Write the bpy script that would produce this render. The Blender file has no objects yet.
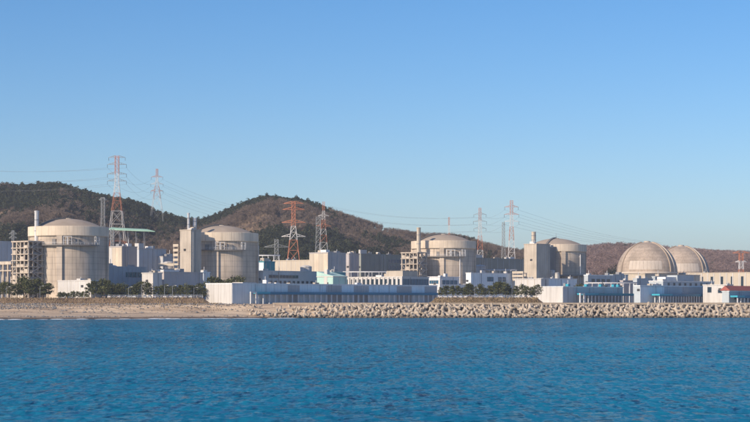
import bpy, math, random
import numpy as np
from mathutils import Vector, Matrix

random.seed(7)
rng = np.random.default_rng(11)
SC = bpy.context.scene
COL = SC.collection
R = math.radians

# ------------------------------------------------------------------ camera, sky, sun, exposure
CAM_H, FPX, HORIZON, CX = 8.5, 1800.0, 301.0, 375.0     # eye height (m), focal length and horizon of the 750 px frame
cam_d = bpy.data.cameras.new('camera')
cam = bpy.data.objects.new('camera', cam_d)
COL.objects.link(cam)
cam.location = (0, 0, CAM_H)
cam.rotation_euler = (R(90), 0, 0)
cam_d.sensor_width = 36
cam_d.lens = FPX / 750 * 36
cam_d.shift_y = (HORIZON - 211) / 750
cam_d.clip_start = 1
cam_d.clip_end = 20000
SC.camera = cam

SUN_EL = 26.0
SUN_AZ = (-0.722, -0.692)                       # horizontal direction towards the sun: from the left, a little behind us
world = bpy.data.worlds.new('World')
SC.world = world
world.use_nodes = True
wn, wl = world.node_tree.nodes, world.node_tree.links
wn.clear()
sky = wn.new('ShaderNodeTexSky')
sky.sky_type = 'NISHITA'
sky.sun_disc = False
sky.sun_elevation = R(SUN_EL)
sky.sun_rotation = math.atan2(SUN_AZ[0], SUN_AZ[1])
sky.altitude = 0
sky.air_density = 0.85
sky.dust_density = 0.6
sky.ozone_density = 3.0
bg = wn.new('ShaderNodeBackground')
bg.inputs['Strength'].default_value = 0.125
wo = wn.new('ShaderNodeOutputWorld')
hsv = wn.new('ShaderNodeHueSaturation')          # the clear, saturated winter air of the photograph
hsv.inputs['Saturation'].default_value = 1.3
wl.new(sky.outputs[0], hsv.inputs['Color'])
tint = wn.new('ShaderNodeVectorMath')
tint.operation = 'MULTIPLY'
tint.inputs[1].default_value = (0.98, 0.995, 1.08)
wl.new(hsv.outputs[0], tint.inputs[0])
wl.new(tint.outputs[0], bg.inputs['Color'])
wl.new(bg.outputs[0], wo.inputs['Surface'])

sun_d = bpy.data.lights.new('sun', 'SUN')
sun_d.energy = 5.0
sun_d.angle = R(0.53)
sun_d.color = (1.0, 0.83, 0.64)
sun = bpy.data.objects.new('sun', sun_d)
COL.objects.link(sun)
ce = math.cos(R(SUN_EL))
to_sun = Vector((SUN_AZ[0] * ce, SUN_AZ[1] * ce, math.sin(R(SUN_EL))))
sun.rotation_euler = to_sun.to_track_quat('Z', 'Y').to_euler()
sun.location = (-600, -200, 500)

vs = SC.view_settings
vs.view_transform = 'Standard'
vs.look = 'None'
vs.exposure = 0.0
vs.gamma = 1.0
vs.use_curve_mapping = False
SC.render.engine = 'CYCLES'
SC.cycles.use_denoising = True
SC.cycles.max_bounces = 6
SC.cycles.diffuse_bounces = 3
SC.cycles.glossy_bounces = 2
SC.cycles.volume_bounces = 0
SC.cycles.transparent_max_bounces = 8

# ------------------------------------------------------------------ small helpers
def PX(px, D):
    return (px - CX) / FPX * D

def PZ(py, D):
    return CAM_H + (HORIZON - py) / FPX * D

def to_px(X, D):
    return X / D * FPX + CX

ROW = R(51)                                     # bearing of the row of reactors: it runs away to the right
UX, UY = math.cos(ROW), math.sin(ROW)
VX, VY = -UY, UX

ONES = ['', 'first', 'second', 'third', 'fourth', 'fifth', 'sixth', 'seventh', 'eighth', 'ninth', 'tenth', 'eleventh',
        'twelfth', 'thirteenth', 'fourteenth', 'fifteenth', 'sixteenth', 'seventeenth', 'eighteenth', 'nineteenth']
TENS = {2: ('twenty', 'twentieth'), 3: ('thirty', 'thirtieth'), 4: ('forty', 'fortieth')}
def ordinal(n):
    if n < 20: return ONES[n]
    t, o = divmod(n, 10)
    return TENS[t][1] if o == 0 else TENS[t][0] + '-' + ONES[o]

def tag(o, label, cat, group=None):
    o['label'] = label
    o['category'] = cat
    if group: o['group'] = group
    return o

def thing(name, label, cat, loc=(0, 0, 0), rz=0.0, group=None):
    o = bpy.data.objects.new(name, None)
    o.empty_display_size = 1
    COL.objects.link(o)
    o.location = loc
    o.rotation_euler = (0, 0, rz)
    return tag(o, label, cat, group)

def copy_tree(o, parent=None):
    c = o.copy()
    COL.objects.link(c)
    c.parent = parent
    for ch in list(o.children):
        copy_tree(ch, c)
    return c

class MB:
    """collects faces, then links them as one mesh object"""
    def __init__(s):
        s.v, s.f = [], []
    def add(s, vs_, fs_):
        n = len(s.v)
        s.v += [tuple(p) for p in vs_]
        s.f += [tuple(i + n for i in f) for f in fs_]
        return s
    def box(s, x0, x1, y0, y1, z0, z1):
        return s.add([(x0, y0, z0), (x1, y0, z0), (x1, y1, z0), (x0, y1, z0), (x0, y0, z1), (x1, y0, z1), (x1, y1, z1), (x0, y1, z1)],
                     [(3, 2, 1, 0), (4, 5, 6, 7), (0, 1, 5, 4), (1, 2, 6, 5), (2, 3, 7, 6), (3, 0, 4, 7)])
    def bar(s, a, b, w, w2=None, n=4):
        a, b = Vector(a), Vector(b)
        d = (b - a)
        if d.length < 1e-6: return s
        d.normalize()
        up = Vector((0, 0, 1)) if abs(d.z) < .95 else Vector((1, 0, 0))
        p = d.cross(up).normalized(); q = d.cross(p)
        w2 = w if w2 is None else w2
        vs_ = []
        for c, r in ((a, w), (b, w2)):
            for k in range(n):
                t = 2 * math.pi * (k + .5) / n
                vs_.append(c + p * math.cos(t) * r + q * math.sin(t) * r)
        fs_ = [(k, (k + 1) % n, n + (k + 1) % n, n + k) for k in range(n)]
        fs_ += [tuple(range(n - 1, -1, -1)), tuple(range(n, 2 * n))]
        return s.add(vs_, fs_)
    def lathe(s, prof, n=64, a0=0.0, a1=2 * math.pi, cap=False):
        """profile of (radius, z) swept about Z; angle 0 looks to the camera (-Y), positive to the right"""
        full = abs(a1 - a0 - 2 * math.pi) < 1e-6
        m = n if full else n + 1
        vs_ = []
        for k in range(m):
            a = a0 + (a1 - a0) * k / n
            for r, z in prof:
                vs_.append((r * math.sin(a), -r * math.cos(a), z))
        L = len(prof)
        fs_ = []
        for k in range(n):
            k2 = (k + 1) % m
            for j in range(L - 1):
                fs_.append((k * L + j, k2 * L + j, k2 * L + j + 1, k * L + j + 1))
        if cap and not full:
            fs_.append(tuple(range(L - 1, -1, -1)))
            fs_.append(tuple(n * L + j for j in range(L)))
        return s.add(vs_, fs_)
    def build(s, name, mat, parent=None, smooth=False):
        me = bpy.data.meshes.new(name)
        me.from_pydata(s.v, [], s.f)
        me.materials.append(mat)
        if smooth:
            me.polygons.foreach_set('use_smooth', [True] * len(me.polygons))
        me.update()
        o = bpy.data.objects.new(name, me)
        COL.objects.link(o)
        o.parent = parent
        return o

def mesh_np(name, V, F, mat, smooth=False):
    me = bpy.data.meshes.new(name)
    V = np.asarray(V, np.float32); F = np.asarray(F, np.int32)
    k = F.shape[1]
    me.vertices.add(len(V)); me.vertices.foreach_set('co', V.ravel())
    me.loops.add(F.size); me.loops.foreach_set('vertex_index', F.ravel())
    me.polygons.add(len(F)); me.polygons.foreach_set('loop_start', np.arange(0, F.size, k, dtype=np.int32))
    me.polygons.foreach_set('loop_total', np.full(len(F), k, np.int32))
    if smooth: me.polygons.foreach_set('use_smooth', np.ones(len(F), bool))
    me.materials.append(mat)
    me.update(calc_edges=True)
    me.validate()
    return me

# value noise on a lattice, for terrain and scatter
_lat = rng.random((256, 256))
def vnoise(x, y):
    x = np.asarray(x, float); y = np.asarray(y, float)
    xi = np.floor(x).astype(int); yi = np.floor(y).astype(int)
    fx = x - xi; fy = y - yi
    fx = fx * fx * (3 - 2 * fx); fy = fy * fy * (3 - 2 * fy)
    a = _lat[xi % 256, yi % 256]; b = _lat[(xi + 1) % 256, yi % 256]
    c = _lat[xi % 256, (yi + 1) % 256]; d = _lat[(xi + 1) % 256, (yi + 1) % 256]
    return (a * (1 - fx) + b * fx) * (1 - fy) + (c * (1 - fx) + d * fx) * fy
def fbm(x, y, o=4):
    s, w, t = 0.0, 1.0, 0.0
    for k in range(o):
        s = s + w * vnoise(x * 2 ** k + 17.3 * k, y * 2 ** k + 5.1 * k); t += w; w *= .5
    return s / t
def sstep(a, b, x):
    t = np.clip((np.asarray(x, float) - a) / (b - a), 0, 1)
    return t * t * (3 - 2 * t)

# ------------------------------------------------------------------ materials
def nodemat(name):
    m = bpy.data.materials.new(name)
    m.use_nodes = True
    n, l = m.node_tree.nodes, m.node_tree.links
    return m, n, l, n['Principled BSDF']

def surf(name, rgb, var=.18, streak=.2, rough=.85, scale=.12, metal=0.0, bump=0.0, spec=.3, joints=None, wet=False, grime=(.16, .13, .10)):
    """weathered wall: blotches, vertical rain streaks and, if asked, fine pour joints"""
    m, n, l, p = nodemat(name)
    geo = n.new('ShaderNodeNewGeometry')
    nz = n.new('ShaderNodeTexNoise'); nz.inputs['Scale'].default_value = scale; nz.inputs['Detail'].default_value = 6
    l.new(geo.outputs['Position'], nz.inputs['Vector'])
    mp = n.new('ShaderNodeMapping'); mp.inputs['Scale'].default_value = (1.1, 1.1, .05)
    l.new(geo.outputs['Position'], mp.inputs['Vector'])
    st = n.new('ShaderNodeTexNoise'); st.inputs['Scale'].default_value = 1.0; st.inputs['Detail'].default_value = 4
    l.new(mp.outputs[0], st.inputs['Vector'])
    r1 = n.new('ShaderNodeMapRange'); r1.inputs[1].default_value = .3; r1.inputs[2].default_value = .7
    r1.inputs[3].default_value = 1 - var; r1.inputs[4].default_value = 1 + var
    l.new(nz.outputs['Fac'], r1.inputs[0])
    mul = n.new('ShaderNodeVectorMath'); mul.operation = 'SCALE'
    mul.inputs[0].default_value = rgb
    l.new(r1.outputs[0], mul.inputs['Scale'])
    r2 = n.new('ShaderNodeMapRange'); r2.inputs[1].default_value = .48; r2.inputs[2].default_value = .75
    r2.inputs[3].default_value = 0; r2.inputs[4].default_value = streak
    l.new(st.outputs['Fac'], r2.inputs[0])
    mx = n.new('ShaderNodeMix'); mx.data_type = 'RGBA'
    l.new(r2.outputs[0], mx.inputs[0]); l.new(mul.outputs[0], mx.inputs[6])
    mx.inputs[7].default_value = (*[a * .5 + b * .4 for a, b in zip(grime, rgb)], 1)
    out = mx.outputs[2]
    if wet:
        sz_ = n.new('ShaderNodeSeparateXYZ'); l.new(geo.outputs['Position'], sz_.inputs[0])
        wa = n.new('ShaderNodeMath'); wa.operation = 'MULTIPLY_ADD'; wa.inputs[1].default_value = 1.6; l.new(nz.outputs['Fac'], wa.inputs[0]); l.new(sz_.outputs['Z'], wa.inputs[2])
        wm = n.new('ShaderNodeMapRange'); wm.inputs[1].default_value = 1.3; wm.inputs[2].default_value = 2.3; wm.inputs[3].default_value = .28; wm.inputs[4].default_value = 1.0
        l.new(wa.outputs[0], wm.inputs[0])
        ws = n.new('ShaderNodeVectorMath'); ws.operation = 'SCALE'; l.new(out, ws.inputs[0]); l.new(wm.outputs[0], ws.inputs['Scale']); out = ws.outputs[0]
    if joints:
        sp = n.new('ShaderNodeSeparateXYZ'); l.new(geo.outputs['Position'], sp.inputs[0])
        md = n.new('ShaderNodeMath'); md.operation = 'PINGPONG'; md.inputs[1].default_value = joints / 2
        l.new(sp.outputs['Z'], md.inputs[0])
        lt = n.new('ShaderNodeMapRange'); lt.inputs[1].default_value = .0; lt.inputs[2].default_value = .35
        lt.inputs[3].default_value = .80; lt.inputs[4].default_value = 1
        l.new(md.outputs[0], lt.inputs[0])
        m2 = n.new('ShaderNodeVectorMath'); m2.operation = 'SCALE'
        l.new(out, m2.inputs[0]); l.new(lt.outputs[0], m2.inputs['Scale'])
        out = m2.outputs[0]
    l.new(out, p.inputs['Base Color'])
    p.inputs['Roughness'].default_value = rough
    p.inputs['Metallic'].default_value = metal
    p.inputs['Specular IOR Level'].default_value = spec
    if bump:
        b = n.new('ShaderNodeBump'); b.inputs['Strength'].default_value = bump; b.inputs['Distance'].default_value = .3
        n2 = n.new('ShaderNodeTexNoise'); n2.inputs['Scale'].default_value = 1.4; n2.inputs['Detail'].default_value = 5
        l.new(geo.outputs['Position'], n2.inputs['Vector'])
        l.new(n2.outputs['Fac'], b.inputs['Height']); l.new(b.outputs[0], p.inputs['Normal'])
    return m

M = {}
M['drum'] = surf('drum_concrete', (.56, .475, .385), .26, 1.0, scale=.07, joints=3.2, grime=(.13, .11, .095))
M['ring'] = surf('ring_beam_concrete', (.72, .61, .475), .14, .6)
M['dome'] = surf('dome_concrete', (.42, .345, .27), .12, .15)
M['ball'] = surf('hemisphere_concrete', (.46, .375, .30), .24, .8, joints=2.6)
M['ballband'] = surf('pale_band_concrete', (.62, .54, .455), .08, .3)
M['conc'] = surf('grey_concrete', (.53, .465, .385), .16, .6)
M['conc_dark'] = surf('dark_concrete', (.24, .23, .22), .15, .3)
M['frame'] = surf('frame_concrete', (.54, .465, .38), .18, .4, scale=.5)
M['cream'] = surf('cream_cladding', (.57, .50, .40), .06, .2)
M['white'] = surf('white_render', (.62, .60, .57), .05, .55)
M['offwhite'] = surf('off_white_cladding', (.80, .79, .78), .07, .55)
M['greige'] = surf('greige_cladding', (.50, .47, .45), .08, .2)
M['grey'] = surf('grey_cladding', (.53, .54, .55), .08, .2)
M['mauve'] = surf('mauve_grey_panel', (.50, .46, .45), .08, .2)
M['bluep'] = surf('pale_blue_panel', (.76, .82, .85), .06, .55)
M['bluegrey'] = surf('blue_grey_cladding', (.45, .50, .53), .10, .2)
M['olive'] = surf('olive_grey_cladding', (.29, .30, .265), .08, .15)
M['teal'] = surf('teal_cladding', (.06, .30, .37), .10, .15)
M['mint'] = surf('mint_sheet', (.45, .66, .60), .08, .2)
M['greenroof'] = surf('pale_green_sheet', (.42, .66, .50), .08, .15)
M['blueroof'] = surf('blue_canopy_sheet', (.025, .19, .33), .10, .15, rough=.5)
M['turq'] = surf('turquoise_vents_lit_canopy_end', (.04, .38, .50), .10, .1, rough=.5)
M['redroof'] = surf('red_roof_sheet', (.36, .11, .09), .12, .15)
M['steelw'] = surf('white_painted_steel', (.66, .66, .66), .06, .2, rough=.5)
M['steel'] = surf('galvanised_steel', (.30, .31, .33), .1, .2, rough=.5, metal=.3)
M['pylon'] = surf('weathered_pylon_steel', (.30, .315, .32), .12, .2, rough=.6)
M['red'] = surf('red_pylon_paint', (.54, .21, .115), .12, .15, rough=.6)
M['pwhite'] = surf('white_pylon_paint', (.70, .68, .66), .08, .1, rough=.6)
M['dark'] = surf('dark_grating', (.05, .052, .058), .2, .1)
M['insul'] = surf('brown_glazed_insulator', (.06, .05, .05), .1, .1, rough=.3)
M['wire'] = surf('aluminium_cable', (.10, .105, .12), .05, 0, rough=.6)
M['rock'] = surf('tetrapod_concrete', (.48, .405, .32), .34, .45, scale=.35, bump=.4, wet=True)
M['core'] = surf('dark_core_rubble', (.13, .11, .09), .4, .2, scale=.8, bump=.8)
M['seawall'] = surf('tan_seawall_concrete', (.46, .38, .29), .12, .3)
M['stone'] = surf('grey_rubble', (.25, .235, .22), .3, .2, scale=.7)
M['bark'] = surf('pine_bark', (.09, .065, .05), .2, .2, scale=1)
M['tyre'] = surf('tyre_rubber', (.02, .02, .02), .1, 0)

def glass(name, rgb, rough=.12):
    m, n, l, p = nodemat(name)
    p.inputs['Base Color'].default_value = (*rgb, 1)
    p.inputs['Roughness'].default_value = rough
    p.inputs['Specular IOR Level'].default_value = .6
    return m
M['glass'] = glass('dark_window_glass', (.025, .045, .065))
M['glassb'] = glass('blue_window_glass', (.03, .12, .20))
M['glasst'] = glass('teal_window_glass', (.03, .16, .18))
PAINT = {}
for nm, c in (('white', (.75, .75, .74)), ('silver', (.42, .43, .45)), ('black', (.025, .025, .028)), ('grey', (.16, .165, .175)),
              ('dark blue', (.03, .06, .15)), ('red', (.35, .04, .04))):
    m = glass('car_paint_' + nm.replace(' ', '_'), c, .25)
    PAINT[nm] = m

def leafmat(name, lo, hi, transl=.25, rand_inst=False):
    m, n, l, p = nodemat(name)
    geo = n.new('ShaderNodeNewGeometry')
    nz = n.new('ShaderNodeTexNoise'); nz.inputs['Scale'].default_value = .5; nz.inputs['Detail'].default_value = 3
    l.new(geo.outputs['Position'], nz.inputs['Vector'])
    if rand_inst:
        oi = n.new('ShaderNodeObjectInfo')
        ad = n.new('ShaderNodeMath'); ad.operation = 'MULTIPLY_ADD'
        ad.inputs[1].default_value = .75
        l.new(oi.outputs['Random'], ad.inputs[0])
        sc = n.new('ShaderNodeMath'); sc.operation = 'MULTIPLY'; sc.inputs[1].default_value = .3
        l.new(nz.outputs['Fac'], sc.inputs[0]); l.new(sc.outputs[0], ad.inputs[2])
        fac = ad.outputs[0]
    else:
        mr = n.new('ShaderNodeMapRange'); mr.inputs[1].default_value = .3; mr.inputs[2].default_value = .7
        l.new(nz.outputs['Fac'], mr.inputs[0]); fac = mr.outputs[0]
    mx = n.new('ShaderNodeMix'); mx.data_type = 'RGBA'
    mx.inputs[6].default_value = (*lo, 1); mx.inputs[7].default_value = (*hi, 1)
    l.new(fac, mx.inputs[0]); l.new(mx.outputs[2], p.inputs['Base Color'])
    p.inputs['Roughness'].default_value = .8
    p.inputs['Specular IOR Level'].default_value = .15
    return m
M['needle'] = leafmat('pine_needles', (.040, .052, .022), (.135, .140, .058))
M['hillpine'] = leafmat('hill_pine_needles', (.024, .034, .020), (.078, .086, .048), rand_inst=True)
M['twig'] = leafmat('bare_twigs', (.10, .076, .060), (.26, .20, .155), rand_inst=True)
M['twigp'] = leafmat('purple_bare_twigs', (.15, .105, .10), (.36, .26, .235), rand_inst=True)
M['drygrass'] = leafmat('dry_grass', (.19, .14, .08), (.42, .32, .19))

# ------------------------------------------------------------------ the lie of the land
RIDGE = np.array([(-400, 196), (-150, 190), (0, 184), (22, 185), (50, 183), (65, 186), (80, 193), (100, 198), (120, 206), (140, 213), (156, 219),
                  (172, 217), (200, 219), (215, 214), (230, 208), (245, 202), (258, 198), (268, 196), (285, 198), (300, 199), (320, 205),
                  (340, 212), (360, 219), (380, 225), (400, 230), (425, 234), (445, 234), (465, 236), (482, 242), (500, 247), (525, 251),
                  (560, 252), (590, 247), (615, 244), (640, 245), (680, 249), (715, 252), (750, 253), (900, 250), (1200, 255)], float)
SHORE = np.array([(-700, 790), (-175, 826), (-135, 842), (-95, 862), (-65, 884), (-40, 897), (0, 903), (240, 918), (800, 950)], float)
CREST = np.array([(-700, 890), (-175, 905), (-95, 911), (-40, 914), (0, 917), (240, 932), (800, 964)], float)
GRADE = 7.0
def shore_d(X): return np.interp(X, SHORE[:, 0], SHORE[:, 1])
def crest_d(X): return np.interp(X, CREST[:, 0], CREST[:, 1])

def ground_z(X, D):
    X = np.asarray(X, float); D = np.asarray(D, float)
    az = X / D * FPX + CX
    sd, cd = shore_d(X), crest_d(X)
    t = (D - sd) / np.maximum(cd - sd, 1)
    beach = 1 - sstep(-85, -45, X)
    pb = np.interp(t, [-3, -1, 0, .3, .72, .80, .93, 1.0], [-6, -2.5, -.15, .9, 2.4, 3.1, 6.3, GRADE])
    pr = np.interp(t, [-8, -2, -.3, 0, .2, .9, 1.0], [-6, -4, -1.8, -1.2, .2, 6.0, GRADE])
    z = pb * beach + pr * (1 - beach)
    z = z + beach * np.where((t > .1) & (t < .95), (fbm(X * .08, D * .15, 3) - .5) * .8, 0)
    # raised parking terraces behind the crest
    mask = np.maximum(sstep(-60, -40, az) * (1 - sstep(203, 206, az)), sstep(428, 438, az) * (1 - sstep(537, 541, az)))
    z = z + np.where(D > cd, 3.1 * mask * sstep(3, 9, D - cd) * (1 - sstep(70, 110, D - cd)), 0)
    # hills
    dr = np.interp(az, [-300, 60, 150, 280, 420, 520, 620, 800], [2050, 2000, 2150, 1980, 2050, 2150, 2300, 2350])
    df = np.interp(az, [-300, 0, 160, 300, 420, 520, 620, 800], [1300, 1300, 1380, 1340, 1450, 1520, 1640, 1700])
    hr = CAM_H + (HORIZON - 5.0 - np.interp(az, RIDGE[:, 0], RIDGE[:, 1])) / FPX * dr
    k = np.clip((D - df) / (dr - df), 0, 1)
    sh = .55 * k + .45 * np.sin(k * math.pi / 2) ** 2
    spur = (fbm(X * .0065 + 3, D * .0022, 4) - .5) * 2
    hz = (hr - GRADE) * sh + spur * 55 * np.sin(k * math.pi) ** 1.0 * np.clip(hr / 110, .15, 1)
    hz = hz + (fbm(X * .02, D * .02, 4) - .5) * 10 * np.sin(np.clip(k, 0, 1) * math.pi)
    back = np.clip((D - dr) / 1500, 0, 1)
    hz = hz * (1 - .75 * sstep(0, 1, back))
    return z + np.where(D > df, np.maximum(hz, 0), 0)
def gz(X, D): return float(ground_z(X, D))

def clearing(X, D):
    """1 where the hillside is bare earth or dry grass"""
    a = fbm(X * .011 + 40, D * .009 + 9, 4)
    az = X / D * FPX + CX
    base = .8 * sstep(.64, .70, a)
    cut = np.exp(-(((az - 395) / 42) ** 2)) * np.exp(-(((D - 1560) / 70) ** 2))
    cut2 = np.exp(-(((az - 110) / 60) ** 2)) * np.exp(-(((D - 1460) / 45) ** 2))
    sw = 0
    for a0, d0, a1, d1, w in ((-20, 1350, 70, 1600, 5), (-30, 1450, 40, 1800, 4), (20, 1340, 110, 1520, 4), (120, 1650, 215, 1400, 4), (120, 1560, 190, 1380, 4), (215, 1500, 300, 1620, 4),
                              (225, 1760, 330, 1700, 3), (300, 1720, 460, 1800, 3), (340, 1640, 430, 1560, 4), (590, 1800, 640, 1760, 4), (580, 1900, 650, 1860, 4), (440, 1600, 520, 1700, 4)):
        t = np.clip((az - a0) / (a1 - a0), 0, 1)
        dd = np.abs(D - (d0 + (d1 - d0) * t) + 18 * (vnoise(az * .06, D * 0 + 3.3) - .5))
        sw = np.maximum(sw, (1 - sstep(w * 1.6, w * 3.2, dd)) * ((az > a0) & (az < a1)))
    return np.clip(base + 1.2 * cut + cut2 + sw, 0, 1)

# ground sheet: from the sea bed to the horizon
def build_ground():
    xs = np.unique(np.concatenate([np.linspace(-6000, -700, 14), np.arange(-700, -300, 16), np.arange(-300, 330, 4.0), np.arange(330, 760, 14), np.linspace(760, 6000, 14)]))
    ys = np.unique(np.concatenate([np.linspace(600, 800, 8), np.arange(800, 960, 1.6), np.arange(960, 1300, 20), np.arange(1300, 2450, 7.0), np.linspace(2460, 3200, 20), [4500, 7000]]))
    XX, YY = np.meshgrid(xs, ys)
    ZZ = ground_z(XX, YY)
    V = np.stack([XX, YY, ZZ], -1).reshape(-1, 3)
    nx, ny = len(xs), len(ys)
    i = np.arange(nx * ny).reshape(ny, nx)
    F = np.stack([i[:-1, :-1], i[:-1, 1:], i[1:, 1:], i[1:, :-1]], -1).reshape(-1, 4)
    m, n, l, p = nodemat('ground_soil_sand_pale_yard')
    at = n.new('ShaderNodeAttribute'); at.attribute_name = 'zone'      # r: beach sand, g: hillside, b: bare clearing
    sp = n.new('ShaderNodeSeparateColor'); l.new(at.outputs['Color'], sp.inputs[0])
    geo = n.new('ShaderNodeNewGeometry')
    def noise(s, d=6, vec=None):
        t = n.new('ShaderNodeTexNoise'); t.inputs['Scale'].default_value = s; t.inputs['Detail'].default_value = d
        l.new(vec or geo.outputs['Position'], t.inputs['Vector']); return t.outputs['Fac']
    def ramp(fac, stops):
        r = n.new('ShaderNodeValToRGB'); l.new(fac, r.inputs[0])
        while len(r.color_ramp.elements) < len(stops): r.color_ramp.elements.new(.5)
        for e, (pos, c) in zip(r.color_ramp.elements, stops): e.position = pos; e.color = (*c, 1)
        return r.outputs[0]
    def mix(f, a, b):
        x = n.new('ShaderNodeMix'); x.data_type = 'RGBA'; l.new(f, x.inputs[0]); l.new(a, x.inputs[6]); l.new(b, x.inputs[7]); return x.outputs[2]
    pale_yard = ramp(noise(.3), [(.35, (.34, .315, .28)), (.65, (.46, .425, .37))])  # yard concrete, raised pale to bounce sunlight onto the shaded walls
    mp = n.new('ShaderNodeMapping'); mp.inputs['Scale'].default_value = (.05, .35, .35); l.new(geo.outputs['Position'], mp.inputs[0])
    dry = ramp(noise(1.0, 8, mp.outputs[0]), [(.34, (.32, .24, .175)), (.5, (.52, .405, .29)), (.64, (.66, .52, .37))])
    wet = ramp(noise(.5), [(.3, (.085, .065, .05)), (.7, (.13, .10, .078))])
    sz = n.new('ShaderNodeSeparateXYZ'); l.new(geo.outputs['Position'], sz.inputs[0])
    ad = n.new('ShaderNodeMath'); ad.operation = 'MULTIPLY_ADD'; ad.inputs[1].default_value = 1.1
    l.new(noise(.12, 4), ad.inputs[0]); l.new(sz.outputs['Z'], ad.inputs[2])
    wr = n.new('ShaderNodeMapRange'); wr.inputs[1].default_value = .95; wr.inputs[2].default_value = 1.6; l.new(ad.outputs[0], wr.inputs[0])
    sand = mix(wr.outputs[0], wet, dry)
    forest = ramp(noise(.03, 8), [(.3, (.055, .045, .032)), (.55, (.105, .078, .055)), (.75, (.15, .115, .08))])
    bare = ramp(noise(.06, 8), [(.3, (.15, .105, .07)), (.6, (.27, .19, .125)), (.8, (.33, .25, .17))])
    hill = mix(sp.outputs[2], forest, bare)
    c = mix(sp.outputs[0], pale_yard, sand)
    c = mix(sp.outputs[1], c, hill)
    core = ramp(noise(.7), [(.35, (.035, .03, .026)), (.7, (.09, .078, .064))])  # core rubble, darkened to put shade into the gaps between tetrapods
    c = mix(at.outputs['Alpha'], c, core)
    l.new(c, p.inputs['Base Color'])
    p.inputs['Roughness'].default_value = .95
    p.inputs['Specular IOR Level'].default_value = .1
    b = n.new('ShaderNodeBump'); b.inputs['Strength'].default_value = .5; b.inputs['Distance'].default_value = .5
    l.new(noise(.8, 6), b.inputs['Height']); l.new(b.outputs[0], p.inputs['Normal'])
    me = mesh_np('ground', V, F, m, True)
    ca = me.color_attributes.new('zone', 'FLOAT_COLOR', 'POINT')
    az = XX / YY * FPX + CX
    beach = (1 - sstep(-20, 10, XX)) * (YY < crest_d(XX) + 3)
    hillm = sstep(GRADE + 1.0, GRADE + 5, ZZ) * (YY > 1250)
    bank = (YY > crest_d(XX) + 2) * (YY < crest_d(XX) + 12)
    col = np.stack([beach, np.maximum(hillm, bank), np.clip(clearing(XX, YY) + bank, 0, 1), sstep(-20, 10, XX) * (YY < crest_d(XX))], -1)
    ca.data.foreach_set('color', col.astype(np.float32).ravel())
    o = bpy.data.objects.new('ground', me); COL.objects.link(o)
    o['kind'] = 'structure'
build_ground()

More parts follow.
